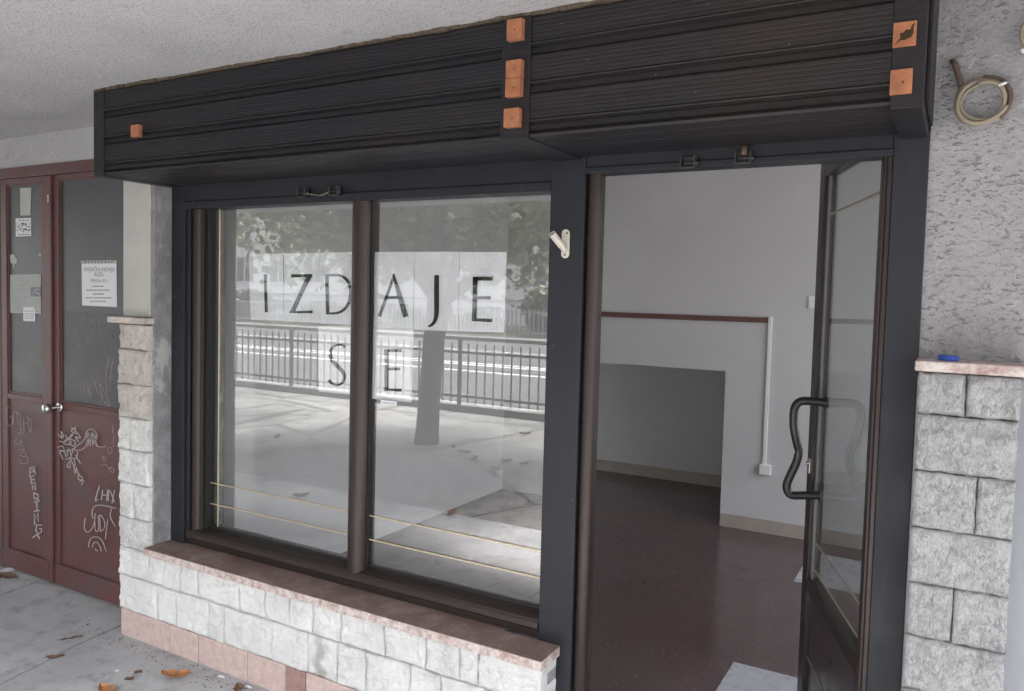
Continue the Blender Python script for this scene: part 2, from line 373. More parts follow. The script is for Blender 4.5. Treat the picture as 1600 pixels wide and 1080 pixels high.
# arcade paving: gently uneven slabs with open joints
mb = MB()
for i, (xa, xb) in enumerate([(-9, -6.2), (-6.192, -4.95), (-4.942, -3.35), (-3.342, -1.9), (-1.892, -.4), (-.392, 1.2), (1.208, 3.2), (3.208, 6)]):
    for (ya, yb) in ((.35, -1.052), (-1.06, -2.3)):
        mb.box(xa, xb, yb, ya, -.11, .0)
tag(mb.build('arcade_paving', M['conc'], None, .003), kind='structure')
sheet('interior_floor', -3.6, 1.2, .14, 5.2, .004, M['terr'])
sheet('road', -200, 200, -20.6, -7.4, -.004, M['road'])
sheet('far_pavement', -200, 200, -23.4, -20.6, .02, M['slab'])
mb = MB()
for y, wd in ((-11.3, .12), (-12.55, .12), (-12.95, .12), (-16.5, .1)):
    if y > -11.5:
        mb.add([(-60, y, 0), (40, y, 0), (40, y-wd, 0), (-60, y-wd, 0)], [(0, 1, 2, 3)])
    else: mb.add([(-60, y, 0), (40, y, 0), (40, y-wd, 0), (-60, y-wd, 0)], [(0, 1, 2, 3)])
tag(mb.build('road_markings', M['line']), kind='structure')
mb = MB(); mb.box(-60, 40, -20.75, -20.6, -.01, .12); tag(mb.build('kerb', M['slab'], None, .01), kind='structure')
mb = MB(); mb.add([(-60, -28.5, .05), (60, -28.5, .05), (60, -23.4, .03), (-60, -23.4, .03)], [(0, 1, 2, 3)])
tag(mb.build('grass_verge', m_plain('grass', (.06, .075, .04), .9, .2, 0, .3, 3, .02, 60)), kind='structure')

# ================================================================ shop building
CZ = 2.385
bld = thing('shop_building', 'grey stucco building whose ground floor shop opens under an arcade', 'building', (0, .2, 0))
# right stucco wall, displaced grid
def grid_wall(x0, x1, z0, z1, y, step, fn):
    mb = MB(); nx = int((x1-x0)/step)+1; nz = int((z1-z0)/step)+1; vs = []
    for j in range(nz+1):
        for i in range(nx+1):
            x = x0+(x1-x0)*i/nx; z = z0+(z1-z0)*j/nz; vs.append((x, y-fn(x, z), z))
    fs = [(j*(nx+1)+i, j*(nx+1)+i+1, (j+1)*(nx+1)+i+1, (j+1)*(nx+1)+i) for j in range(nz) for i in range(nx)]
    mb.add(vs, fs); mb.sm = True; return mb
def st_fn(x, z):
    n_ = fr((x*22, 0, z*30), .6, 2.2, 4); m_ = fr((x*3, 5, z*3), 1, 2, 2)
    k = max(0, min(1, (m_+.25)*2.5)) if x < .6 else .5
    return .004*max(-.5, min(.35, n_))*k+.002*m_
grid_wall(-.08, .75, 1.42, CZ, .012, .006, st_fn).build('stucco_wall', M['stucco'], bld)
mb = MB(); mb.box(.75, 1.5, .012, .3, 0, CZ); mb.build('side_wall', M['stucco'], bld)
mb = MB(); mb.box(-.08, .75, .03, .3, 1.42, CZ); mb.build('wall_backing', M['stucco'], bld)
mb = MB(); mb.box(-.08, .75, .004, .3, 0, 1.42); mb.build('smooth_lower_wall', M['lower'], bld)
# wall above windows and above the red door
mb = MB(); mb.box(-3.06, -.08, .075, .3, 2.04, CZ); mb.build('lintel_wall', M['stucco'], bld)
grid_wall(-4.75, -3.27, 2.222, CZ, .075, .01, st_fn).build('stucco_wall', M['ceil'], bld)
mb = MB(); mb.box(-4.75, -3.27, .1, .3, 2.222, CZ); mb.build('wall_backing', M['stucco'], bld)
mb = MB(); mb.box(-4.75, -3.27, .14, .3, -.01, 2.2215); mb.build('backing_core', M['mortar'], bld)  # unseen filler added behind the maroon door to stop light leaking under it
mb = MB(); mb.box(-9, -4.76, .06, .3, 0, CZ); mb.build('side_wall', M['stucco'], bld)
# ceiling
def ceil_fn(): 
    mb = MB(); x0, x1, y0, y1 = -9., 2.9, -3.3, .3; nx, ny = 290, 72; vs = []
    for j in range(ny+1):
        for i in range(nx+1):
            x = x0+(x1-x0)*i/nx; y = y0+(y1-y0)*j/ny
            vs.append((x, y, CZ+.004*fr((x*6, y*6, 0), 1, 2, 3)))
    mb.add(vs, [(j*(nx+1)+i, (j+1)*(nx+1)+i, (j+1)*(nx+1)+i+1, j*(nx+1)+i+1) for j in range(ny) for i in range(nx)]); mb.sm = True; return mb
ceil_fn().build('arcade_ceiling', M['ceil'], bld)
mb = MB(); mb.box(-9, 2.9, -3.32, .3, CZ+.02, CZ+.35); mb.box(-9, 2.9, -3.32, -3.3, CZ-.004, CZ+.02); mb.build('slab_edge', M['stucco'], bld)
mb = MB(); mb.box(-9, 1.5, -3.15, 8, CZ+.52, 11); mb.build('upper_storeys', M['bldg2'], bld)
mb = MB()
for k in range(120):
    xa = -3.06+k*2.98/120; h_ = .004+.006*abs(fr((xa*9, 0, 3))); mb.box(xa, xa+2.98/120, -.354-.006-.012*abs(fr((xa*14, 1, 0))), -.34, CZ-.003-h_, CZ+.003)
mb.build('dirty_sealant', m_plain('dirty brown sealant', (.10, .08, .06), .95, .1, 0, .5, 50, .003), bld)
# pale pier above the stone pier and its cement return
mb = MB(); mb.box(-3.278, -3.088, -.088, .3, 1.462, CZ); mb.build('painted_pier', M['plaster'], bld, .004)
mb = MB(); mb.box(-3.0878, -3.062, -.086, .3, .448, CZ); mb.build('cement_return', M['rough'], bld, .003)
mb = MB(); mb.box(-3.27, -3.09, -.05, .3, 0, 1.46); mb.box(-3.09, -1.10, -.06, .1, 0, .41); mb.build('backing_core', M['mortar'], bld)
# interior
iw = thing('shop_interior', 'white painted shop room behind the glass with a low opening in its far wall', 'room', (0, 3, 0))
mb = MB(); YI = 3.224
mb.box(-3.6, 1.2, YI, YI+.12, 1.107, 2.9); mb.box(-1.392, 1.2, YI, YI+.12, 0, 1.107); mb.box(-3.6, -2.72, YI, YI+.12, 0, 1.107)
mb.build('far_wall', M['iwall'], iw)
mb = MB(); mb.box(-3.6, 1.2, 4.37, 4.5, 0, 2.9); mb.build('niche_wall', M['iwall'], iw)
mb = MB(); mb.box(-3.32, -3.19, .1, YI, 0, 2.9); mb.build('side_wall', M['iwall'], iw)
mb = MB(); mb.box(-3.72, -3.6, YI, 3.85, 0, 2.9); mb.build('rear_side_wall', M['iwall'], iw)  # stops short: an unseen gap added here lets light into the niche
mb = MB(); mb.box(1.2, 1.32, .3, 4.5, 0, .5); mb.box(1.2, 1.32, .3, 4.5, 2.6, 2.9); mb.box(1.2, 1.32, .3, .6, .5, 2.6); mb.box(1.2, 1.32, 2.9, 4.5, .5, 2.6); mb.build('light_opening_wall', M['iwall'], iw)  # unseen side wall with an opening added to let daylight into the room
mb = MB(); mb.box(-1.39, 1.2, YI+.12, 4.37, 0, 1.107); mb.build('niche_side', M['iwall'], iw)
mb = MB(); mb.box(-3.6, 1.2, .3, 4.5, 2.9, 3.0); mb.build('room_ceiling', M['iwall'], iw)
mb = MB(); mb.box(-3.6, 1.2, .3, .42, 2.1, 2.9); mb.box(-3.6, -2.99, .3, .42, 0, 2.1); mb.box(-.06, 1.2, .3, .42, 0, 2.1); mb.box(-2.99, -1.12, .11, .3, 0, .44); mb.build('front_wall_inside', M['iwall'], iw)
mb = MB(); mb.box(-1.388, 1.2, YI-.012, YI, .004, .098); mb.build('skirting', M['skirt'], iw, .002)
mb = MB(); mb.box(-3.6, -1.4, 4.358, 4.37, .004, .105); mb.build('skirting', M['skirt'], iw, .002)
mb = MB(); mb.box(-.78, -.12, .2, 1.145, .004, .009); mb.build('pale_floor_inlay', M['ltile'], iw)
mb = MB(); mb.box(-.736, -.1, 2.352, 2.95, .004, .009); mb.build('pale_floor_inlay', M['ltile'], iw)
mb = MB(); mb.box(-2.45, -1.118, YI-.02, YI, 1.459, 1.495)
tag(mb.build('wall_rail', M['railw'], None, .003), 'thin red brown wooden rail fixed along the white far wall', 'rail')
cdct = thing('cable_duct', 'thin white vertical cable trunking at the end of the brown wall rail', 'cable duct', (-1.1, YI, 1.0))
mb = MB(); mb.box(-1.112, -1.088, YI-.016, YI, .48, 1.505); mb.build('duct', M['white'], cdct, .002)
mb = MB(); mb.box(-1.128, -1.052, YI-.035, YI, .415, .485); mb.build('socket_box', M['white'], cdct, .004)
sw = thing('light_switch', 'white double light switch on the far wall beside the door leaf', 'switch', (-.82, YI, 1.6))
mb = MB(); mb.box(-.862, -.775, YI-.01, YI, 1.565, 1.65); mb.build('plate', M['white'], sw, .003)
for x in (-.855, -.817):
    mb = MB(); mb.box(x, x+.034, YI-.014, YI-.01, 1.575, 1.625); mb.build('rocker', M['white'], sw, .002)

# ================================================================ stone walls
def rough_block(mb, x0, x1, z0, z1, yf, yb, seed, amp=.012, step=.0055, left=False, right=False):
    gp = .0013; x0 += gp+random.uniform(0, .0012); x1 -= gp; z0 += gp; z1 -= gp+random.uniform(0, .0012)
    nx = max(3, int((x1-x0)/step)); nz = max(3, int((z1-z0)/step)); vs = []
    til = random.uniform(-.004, .004); til2 = random.uniform(-.004, .004)
    for j in range(nz+1):
        for i in range(nx+1):
            u, v = i/nx, j/nz
            jx = .0022*fr((seed, v*5, z0*9)) if i in (0, nx) else 0; jz = .0026*fr((seed+4, u*6, x0*9)) if j in (0, nz) else 0
            x = x0+(x1-x0)*u; z = z0+(z1-z0)*v
            e = min(u*(x1-x0), (1-u)*(x1-x0), v*(z1-z0), (1-v)*(z1-z0))
            q = noise.ridged_multi_fractal(Vector((x*9+seed*3, seed, z*11)), .9, 2.1, 5, 1.0, 2.0)*.42
            d = amp*(q-.35)+.006*min(1, e/.009)**.6-.004+til*(u-.5)+til2*(v-.5)+.0035*fr((x*38+seed, 1, z*38))+.004*fr((x*16+seed, 3, z*20))
            vs.append((x+jx, yf-d, z+jz))
    N = (nx+1)*(nz+1); fs = [(j*(nx+1)+i, j*(nx+1)+i+1, (j+1)*(nx+1)+i+1, (j+1)*(nx+1)+i) for j in range(nz) for i in range(nx)]
    rim = [i for i in range(nx+1)]+[j*(nx+1)+nx for j in range(1, nz+1)]+[nz*(nx+1)+i for i in range(nx-1, -1, -1)]+[j*(nx+1) for j in range(nz-1, 0, -1)]
    bk = len(vs)
    for r in rim: vs.append((vs[r][0], yb, vs[r][2]))
    n_ = len(rim); fs += [(rim[k], bk+k, bk+(k+1) % n_, rim[(k+1) % n_]) for k in range(n_)]
    mb.add(vs, fs)
YF = -.106
swl = thing('stone_wall', 'low white quarry faced stone wall and tall left pier under the shop window', 'wall', (-2.2, -.1, 0))
mb = MB(); sd_ = 1
up = [-3.28, -3.176, -3.07, -2.965, -2.86, -2.744, -2.49, -2.342, -2.21, -2.084, -1.944, -1.737, -1.554, -1.41, -1.339, -1.098]
for a, b_ in zip(up, up[1:]): rough_block(mb, a, b_, .285, .411, YF, .02, sd_); sd_ += 1.37
lo = [-3.28, -3.007, -2.881, -2.676, -2.578, -2.3, -2.11, -1.96, -1.823, -1.621, -1.488, -1.3, -1.1]
for a, b_ in zip(lo, lo[1:]): rough_block(mb, a, b_, .124, .283, YF, .02, sd_); sd_ += 1.37
mb.build('stone_facing', M['stoneW'], swl, smooth=True); mb = MB()
zs = [.413, .554, .711, .864, 1.009, 1.16, 1.317, 1.43]
for k, (a, b_) in enumerate(zip(zs, zs[1:])):
    cuts = {1: [-3.28, -3.17, -3.07], 3: [-3.28, -3.20, -3.07]}.get(k, [-3.28, -3.07])
    for c, d in zip(cuts, cuts[1:]): rough_block(mb, c, d, a, b_, YF-.002, .02, sd_, .018); sd_ += 1.37
    if k == 3: mb.build('stone_facing', M['stoneL'], swl, smooth=True); mb = MB()
mb.build('stone_facing', M['stoneB'], swl, smooth=True)
for col_, cuts in (('stoneP', [(-3.272, -3.08), (-3.078, -2.932), (-2.928, -2.742), (-2.738, -2.445), (-2.441, -2.231), (-2.12, -1.86), (-1.856, -1.5), (-1.496, -1.1)]), ('stoneR', [(-2.227, -2.124)])):
    mb = MB()
    for a, b_ in cuts: mb.box(a, b_, YF+.004+random.uniform(-.001, .001), .02, -.01, .122)
    mb.build('plinth', M[col_], swl, .003)
# sill: slabs with joints
mb = MB(); me_ = MB(); sj = [-3.062, -2.66, -2.38, -2.02, -1.80, -1.53, -1.31, -1.085]
for a, b_ in zip(sj, sj[1:]):
    dz = random.uniform(-.0006, .0006)
    mb.box(a+.0008, b_-.0008, -.136, .06 if b_ < -1.2 else -.004, .4455, .448+dz)
    n_ = 20; 
    for k in range(n_):
        xa = a+.0008+(b_-a-.0016)*k/n_; xb = a+.0008+(b_-a-.0016)*(k+1)/n_
        me_.box(xa, xb, -.1372-.0015*fr((xa*30, 2, 1)), .05 if b_ < -1.2 else -.004, .416, .4453)
o = mb.build('sill_slab', M['sill'], swl); o = me_.build('sill_edge', M['edge'], swl)
mb = MB(); mb.box(-3.325, -3.064, -.136, -.04, 1.4335, 1.461); mb.build('pier_cap', M['cope'], swl, .004)

spr = thing('stone_pillar', 'grey quarry faced stone pillar right of the shop door', 'pillar', (.03, -.1, 0))
mb = MB(); zr = [1.439, 1.334, 1.192, 1.049, .909, .773, .635, .5, .365, .23, .11, 0]
for k, (a, b_) in enumerate(zip(zr, zr[1:])):
    cuts = {0: [-.074, .03, .143], 2: [-.074, .064, .143], 4: [-.074, .027, .143], 6: [-.074, .07, .143]}.get(k, [-.074, .143])
    for c, d in zip(cuts, cuts[1:]): rough_block(mb, c, d, b_, a, YF-.002, .0, sd_, .016, .0045); sd_ += 1.37
mb.build('stone_facing', M['stoneG'], spr, smooth=True)
mb = MB(); mb.box(-.07, .139, -.085, .003, 0, 1.44); mb.build('mortar_core', M['mortar'], spr)
mb = MB(); mb.box(-.082, .16, -.134, .0, 1.441, 1.467); mb.build('coping', M['edge'], spr, .004)
bc = thing('bottle_cap', 'small blue plastic bottle cap on the coping of the right pillar', 'bottle cap', (-.012, -.075, 1.467))
mb = MB(); mb.tube([(-.012, -.078, 1.4672), (-.012, -.078, 1.480)], .0225, 28); mb.sm = False; mb.build('cap', M['cap'], bc, .003)
mb = MB()
for k in range(28):
    an = k*2*math.pi/28; c_, s_ = math.cos(an), math.sin(an); mb.box(-.012+c_*.0222-.0008, -.012+c_*.0222+.0008, -.078+s_*.0222-.0008, -.078+s_*.0222+.0008, 1.468, 1.4775)
mb.build('ridges', M['cap'], bc)

# ================================================================ steel surround
sf = thing('steel_surround', 'dark blue grey painted steel surround of the shop window and door', 'frame', (-1.5, 0, 0))
mb = MB(); mb.box(-3.061, -2.975, 0, .07, .4485, 2.05); mb.build('left_jamb', M['steel'], sf, .002)
mb = MB(); mb.box(-2.974, -2.95, .012, .07, .4485, 2.0); mb.build('jamb_rebate', M['blackplastic'], sf, .001)
mb = MB(); mb.box(-1.169, -1.046, 0, .07, .0, 2.05); mb.build('centre_post', M['steel'], sf, .002)
mb = MB(); mb.box(-.163, -.0805, 0, .07, 0, 2.05); mb.build('right_jamb', M['steel'], sf, .002)
mb = MB(); mb.box(-2.9745, -1.1695, .004, .072, 1.975, 2.05); mb.box(-2.9745, -1.1695, -.004, .072, 1.943, 1.9745)
mb.build('window_head', M['steel'], sf, .0025)
mb = MB(); mb.box(-1.0455, -.1635, .004, .072, 2.012, 2.05); mb.box(-1.0455, -.1635, -.003, .072, 1.993, 2.0115); mb.build('door_head', M['steel'], sf, .002)
# catches under the head
def catch(x, z, label, knob=False):
    t = thing('shutter_catch', label, 'catch', (x, -.01, z), 'metal catches under the shutter housing')
    mb = MB(); mb.box(x-.022, x+.022, -.03, -.005, z-.02, z-.017); mb.box(x-.022, x-.019, -.03, -.005, z-.02, z+.016); mb.box(x+.019, x+.022, -.03, -.005, z-.02, z+.016); mb.box(x-.022, x+.022, -.008, -.005, z-.02, z+.016)
    mb.build('bracket', M['fence'], t, .0008)
    mb = MB(); mb.tube([(x+.03, -.02, z-.006), (x-.012, -.02, z-.004)], .004, 8); mb.build('pin', M['fence'], t)
    if knob:
        mb = MB(); mb.tube([(x+.002, -.016, z+.005), (x+.002, -.016, z+.03)], .010, 12); mb.build('roller', M['tape'], t)
catch(-.708, 2.008, 'small metal catch under the housing above the door, left of the one with a roller')
catch(-.548, 2.012, 'small metal catch with a brown roller under the housing above the door', True)
catch(-2.25, 1.985, 'small dark catch under the window head where the loose wire starts')
catch(-2.085, 1.985, 'small dark catch under the window head directly above the brown mullion')
mb = MB(); mb.tube(smoothpath([(-2.225, -.022, 1.978), (-2.19, -.024, 1.972), (-2.15, -.025, 1.967), (-2.12, -.024, 1.975), (-2.105, -.02, 1.985)]), .0018, 6)
tag(mb.build('loose_wire', M['cable']), 'short loose wire sagging between two catches under the window head', 'wire')

# ================================================================ shop window
wn = thing('shop_window', 'two pane shop window in brown aluminium frame with brass strips', 'window', (-2, .05, .45))
def halfround(cx, hw, yb, dp, n_=14):
    return [(cx-hw, yb)]+[(cx-hw*math.cos(math.pi*k/n_), yb-dp*math.sin(math.pi*k/n_)**.7) for k in range(1, n_)]+[(cx+hw, yb)]
mb = MB(); mb.vprism(halfround(-1.989, .042, .046, .046), .505, 1.943); mb.box(-2.025, -1.952, .0465, .09, .505, 1.943); mb.build('mullion', M['alu'], wn, smooth=False)
mb = MB(); mb.box(-1.9468, -1.9425, .035, .0462, .536, 1.943); mb.build('mullion_rebate', M['rubber'], wn, .001)
mb = MB(); mb.vprism(halfround(-2.92, .0285, .04, .03), .45, 1.943); mb.box(-2.89, -2.872, .02, .09, .45, 1.943); mb.build('side_frame', M['alu'], wn, .001)
mb = MB(); mb.box(-2.8715, -2.858, .03, .09, .52, 1.943); mb.box(-2.858, -2.855, .028, .05, .52, 1.943); mb.build('glazing_bead', M['rubber'], wn)
mb = MB()   # bottom rail: sloped rounded profile
pr_ = [(.095, .4485), (.095, .535), (.056, .535), (.052, .528), (.02, .522), (.004, .514), (-.004, .502), (-.006, .485), (.0, .478), (.0, .47), (.012, .466), (.012, .4485)]
mb.prism(pr_, -2.949, -1.1705); mb.build('bottom_rail', M['alu'], wn, .0015)
mb = MB(); mb.box(-2.855, -1.17, .044, .047, .535, .541); mb.build('bottom_gasket', M['rubber'], wn)
for a, b_ in ((-2.872, -2.026), (-1.9515, -1.1705)):
    mb = MB(); mb.box(a, b_, .05, .056, .53, 1.96); p = mb.build('glass_pane', M['glass'], wn)
    for z in (.733, .639):
        m2 = MB(); m2.box(a+.002, b_-.002, .0468, .0498, z-.0022, z+.0022); m2.build('brass_strip', M['gold'], p)
    if a < -2.5:
        m2 = MB(); m2.box(-2.807, -2.8025, .0464, .0494, .541, 1.943); m2.build('brass_strip', M['gold'], p)

# ---- letter sheets behind the glass
def pq(sc, ox, oy, pts): return [(ox+a/sc, oy+b/sc) for a, b in pts]
def stroke(mb, px, wd, ax='y', val=.0575, th=.0004):
    """flat pen stroke of given widths (photo px) laid on the plane ax = val"""
    P = [Vector((a, b, 0)) for a, b in px]; ws = wd if isinstance(wd, (list, tuple)) else [wd]*len(P); L_ = []; Rr = []
    for i, p in enumerate(P):
        t = (P[min(i+1, len(P)-1)]-P[max(i-1, 0)]); t.normalize(); n_ = Vector((-t.y, t.x, 0))*ws[i]/2
        L_.append(at(p.x+n_.x, p.y+n_.y, ax, val)); Rr.append(at(p.x-n_.x, p.y-n_.y, ax, val))
    k = len(P); up_ = Vector((0, -th, 0)); vs = L_+Rr+[q+up_ for q in L_]+[q+up_ for q in Rr]; fs = []
    for i in range(k-1):
        fs += [(i, i+1, k+i+1, k+i), (2*k+i, 3*k+i, 3*k+i+1, 2*k+i+1), (i, 2*k+i, 2*k+i+1, i+1), (k+i, k+i+1, 3*k+i+1, 3*k+i)]
    fs += [(0, k, 3*k, 2*k), (k-1, 3*k-1, 4*k-1, 2*k-1)]
    mb.add(vs, fs)
def dens(pts, ws=None, k=5):
    P = smoothpath([(a, b, 0) for a, b in pts], k); 
    if ws is None: return [(p.x, p.y) for p in P]
    W = []
    for i in range(len(ws)-1):
        for j in range(k): W.append(ws[i]+(ws[i+1]-ws[i])*j/k)
    W.append(ws[-1]); return [(p.x, p.y) for p in P], W
PY = .0605
def sheet_paper(corn, letter, strokes, seed):
    q = [at(u, v, 'y', PY) for u, v in corn]; c = sum(q, Vector())/4
    t = thing('letter_sheet', 'white paper sheet with black letter %s, %s' % (letter[0], letter[1]), 'paper sheet', (c.x, c.y, min(p.z for p in q)), 'letter sheets taped inside the window')
    n_ = 10; vs = []
    for j in range(n_+1):
        for i in range(n_+1):
            u, v = i/n_, j/n_; p = q[0].lerp(q[1], u).lerp(q[3].lerp(q[2], u), v)
            vs.append(p+Vector((0, .001+.003*(fr((u*1.5+seed, v*1.5, seed))+.3)**2, 0)))
    N = len(vs); vs += [p+Vector((0, .0005, 0)) for p in vs]
    fs = [(j*(n_+1)+i, j*(n_+1)+i+1, (j+1)*(n_+1)+i+1, (j+1)*(n_+1)+i) for j in range(n_) for i in range(n_)]
    mb = MB(); mb.add(vs, fs+[tuple(N+i for i in f[::-1]) for f in fs]); mb.build('sheet', M['paper'], t, smooth=True)
    mb = MB()
    for pts, wd in strokes: stroke(mb, pts, wd, 'y', PY-.0006)
    mb.build('printed_letter', M['ink'], t)
c8 = lambda *p: pq(8, 360, 410, p); cb = lambda *p: pq(3, 560, 290, p); ca = lambda *p: pq(3, 300, 290, p)
sheet_paper([(388, 396.5), (441.5, 396), (443, 502), (391, 500)], ('I', 'leftmost of the top row'), [(c8((436, 150), (441, 380), (450, 625)), [5, 4.4, 5])], 1)
sheet_paper([(442.5, 396), (498, 395), (499, 505), (444, 502)], ('Z', 'top row between the I and D sheets'),
    [(c8((760, 171), (1025, 165)), [5, 4]), (c8((992, 160), (890, 370), (775, 622)), [8, 6.6, 7.2]), (c8((738, 624), (960, 621), (1028, 620)), [3.5, 3.6, 5.4])], 2)
bp, bw = dens([(1188, 163), (1300, 160), (1380, 170), (1450, 215), (1492, 290), (1503, 380), (1490, 480), (1440, 570), (1370, 622), (1290, 638), (1195, 640)], [3.5, 3.6, 4, 4.6, 5.2, 5.4, 5.2, 4.6, 4, 3.4, 3])
sheet_paper([(498.5, 395), (567, 394), (566, 509), (499.5, 505.5)], ('D', 'top row partly hidden by the brown mullion'), [(c8((1206, 148), (1209, 400), (1216, 652)), [6, 5, 5.6]), (pq(8, 360, 410, bp), bw)], 3)
sheet_paper([(570, 394), (647, 393.5), (645, 515), (569, 511.5)], ('A', 'top row directly right of the mullion'),
    [(cb((168, 420), (140, 500), (98, 614)), [4, 4.6, 5.2]), (cb((163, 414), (190, 505), (222, 616)), [3, 7.4, 8.6]), (cb((128, 527), (198, 523)), [4, 4.4])], 4)
jp, jw = dens([(367, 420), (366, 510), (366, 590), (360, 630), (345, 652), (327, 661)], [7.4, 7.6, 7.2, 6, 4.6, 2.6])
sheet_paper([(647.5, 393.5), (717.5, 393.5), (715, 518), (646, 515.2)], ('J', 'top row between the A and last E sheets'), [(pq(3, 560, 290, jp), jw)], 5)
sheet_paper([(718, 393.5), (791, 394), (787.5, 520), (715.7, 518)], ('E', 'top row far right end'),
    [(cb((548, 428), (546, 530), (542, 636)), [8, 7, 7]), (cb((538, 437), (630, 437)), [5.6, 6]), (cb((548, 526), (620, 526)), [3.4, 5]), (cb((534, 629), (626, 633)), [4.6, 5])], 6)
sp_, sw_ = dens([(714, 760), (708, 750), (684, 747), (660, 758), (648, 782), (654, 815), (680, 845), (705, 872), (714, 898), (704, 925), (682, 936), (658, 930), (641, 912)], [5.5, 3, 3, 4, 5, 6, 6, 6, 5.5, 4, 3, 3.2, 5.5])
sheet_paper([(497, 510), (566, 510.5), (565, 619), (497.3, 612)], ('S', 'lower row left of the mullion'), [(pq(3, 300, 290, sp_), sw_)], 7)
sheet_paper([(569, 512), (645.5, 515.5), (643, 629), (568, 622)], ('E', 'lower row right of the mullion'),
    [(cb((131, 768), (131, 964)), [6, 5.6]), (cb((122, 774), (202, 774)), [4, 4.4]), (cb((131, 860), (195, 860)), [3.6, 4.4]), (cb((120, 958), (202, 960)), [4, 4.4])], 8)
def quad_thing(name, label, cat, corn, y, mat, th=.0006, parent=None, group=None):
    q = [at(u, v, 'y', y) for u, v in corn]; mb = MB(); n_ = len(q); vs = q+[p+Vector((0, -th, 0)) for p in q]
    mb.add(vs, [tuple(range(n_)), tuple(range(2*n_-1, n_-1, -1))]+[(i, (i+1) % n_, n_+(i+1) % n_, n_+i) for i in range(n_)])
    o = mb.build(name, mat, parent)
    if parent is None: tag(o, label, cat, group)
    return o
st = thing('sticker', 'tiny white sticker strip on the glass under the lower E sheet', 'sticker', tuple(at(607, 634, 'y', .0495)))
quad_thing('strip', '', '', [(595, 625), (620, 627.5), (619.5, 634), (594.5, 632)], .0495, M['paper'], .0006, st)
mb = MB()
for k in range(7): stroke(mb, [(597+k*3, 629.3+k*.25), (599+k*3, 629.5+k*.25)], 1.6, 'y', .0486)
mb.build('print', M['greyink'], st)

# ================================================================ shutter housing
YB = -.354
sh = thing('shutter_housing', 'long black brown wooden roller shutter housing under the arcade ceiling', 'shutter box', (-1.6, -.3, 2.05))
def board_profile():
    P = []; ztop = 2.376; pitch = .1055
    for b_ in range(3):
        z0 = ztop-b_*pitch; P += [(YB+.008, z0), (YB+.001, z0-.003)]
        nfl = 6; L_ = .067
        for k in range(nfl):
            z = z0-.004-L_*k/nfl
            P += [(YB, z-.0015), (YB, z-L_/nfl+.0028), (YB+.0011, z-L_/nfl+.001)]
        z = z0-.004-L_
        P += [(YB-.002, z-.0015), (YB-.0052, z-.005), (YB-.004, z-.0085), (YB+.008, z-.0105), (YB+.011, z-.0145), (YB+.004, z-.0165), (YB+.0015, z-.031), (YB+.008, z0-pitch+.0006)]
    return P
P = board_profile(); zb = 2.376-3*.1055
for xa, xb in ((-3.0, -1.1525), (-1.0595, -.151)):
    prof = P+[(YB+.003, zb-.003), (YB-.002, zb-.009), (YB+.002, zb-.0155), (YB+.016, zb-.0175), (-.29, zb-.0172), (-.286, zb-.0135), (-.281, zb-.0172), (-.20, zb-.0165), (-.196, zb-.0125), (-.19, zb-.0165), (-.004, zb-.013), (-.004, 2.376)]
    mb = MB(); mb.prism([(y, z) for y, z in prof], xa, xb); mb.build('fluted_boards', M['wood'], sh)
mb = MB(); mb.box(-3.068, -3.0005, YB-.004, .0, 2.04, 2.378); mb.build('end_board', M['wood'], sh, .003)
mb = MB(); mb.box(-1.152, -1.06, YB-.006, -.005, 2.038, 2.378); mb.build('centre_board', M['wood'], sh, .002)
mb = MB(); mb.box(-.1505, -.084, YB-.004, -.003, 2.033, 2.378); mb.build('end_board', M['wood'], sh, .003)
mb = MB(); mb.box(-.0835, -.075, YB+.05, -.003, 2.06, 2.378); mb.build('end_panel', M['wood'], sh, .002)
def wblock(u0, v0, u1, v1, n_=1, torn=False, y=None):
    yf = YB-.026 if y is None else y
    a = at(u0, v0, 'y', yf); b_ = at(u1, v1, 'y', yf); zt, zb_ = a.z, b_.z
    for k in range(n_):
        z1 = zt-(zt-zb_)*k/n_; z0 = zt-(zt-zb_)*(k+1)/n_+(.0008 if k < n_-1 else 0)
        dx = random.uniform(-.001, .001)
        mb = MB(); mb.box(a.x+dx, b_.x+dx, yf, YB-.0055 if y is None else YB+.001, z0, z1); o = mb.build('wooden_block', M['block'], sh, .0015)
        m2 = MB(); cx, cz = (a.x+b_.x)/2+.003, (z0+z1)/2-.002; m2.tube([(cx, yf-.0003, cz), (cx, yf+.001, cz)], .0022, 10); m2.build('nail_hole', M['hole'], o)
        if torn:
            m2 = MB(); w_ = b_.x-a.x; h_ = z1-z0
            m2.vprism([(0, 0)]*0+[(0, 0), (1, 0), (1, 1)], 0, 0) if False else None
            pts = [(.06, .04), (.34, .26), (.52, .24), (.66, .3), (.78, .33), (.88, .5), (.86, .7), (.93, .9), (.80, .82), (.74, .64), (.55, .66), (.46, .56), (.30, .54), (.33, .36)]
            vs = [(a.x+w_*p, yf-.0005, z0+h_*q) for p, q in pts]; vs += [(x, y2+.0008, z) for x, y2, z in vs]; n2 = len(pts)
            m2.add(vs, [tuple(range(n2)), tuple(range(2*n2-1, n2-1, -1))]+[(i, (i+1) % n2, n2+(i+1) % n2, n2+i) for i in range(n2)]); m2.build('broken_patch', M['hole'], o)
wblock(204, 195.5, 216, 213, 1, y=YB-.018)
wblock(791.5, 31, 814, 60); wblock(790, 95, 812, 149, 2); wblock(787, 170, 810, 197)
wblock(1396, 36, 1431, 70, 1, True, y=YB-.010); wblock(1392, 109.5, 1425, 145, 1, y=YB-.012)

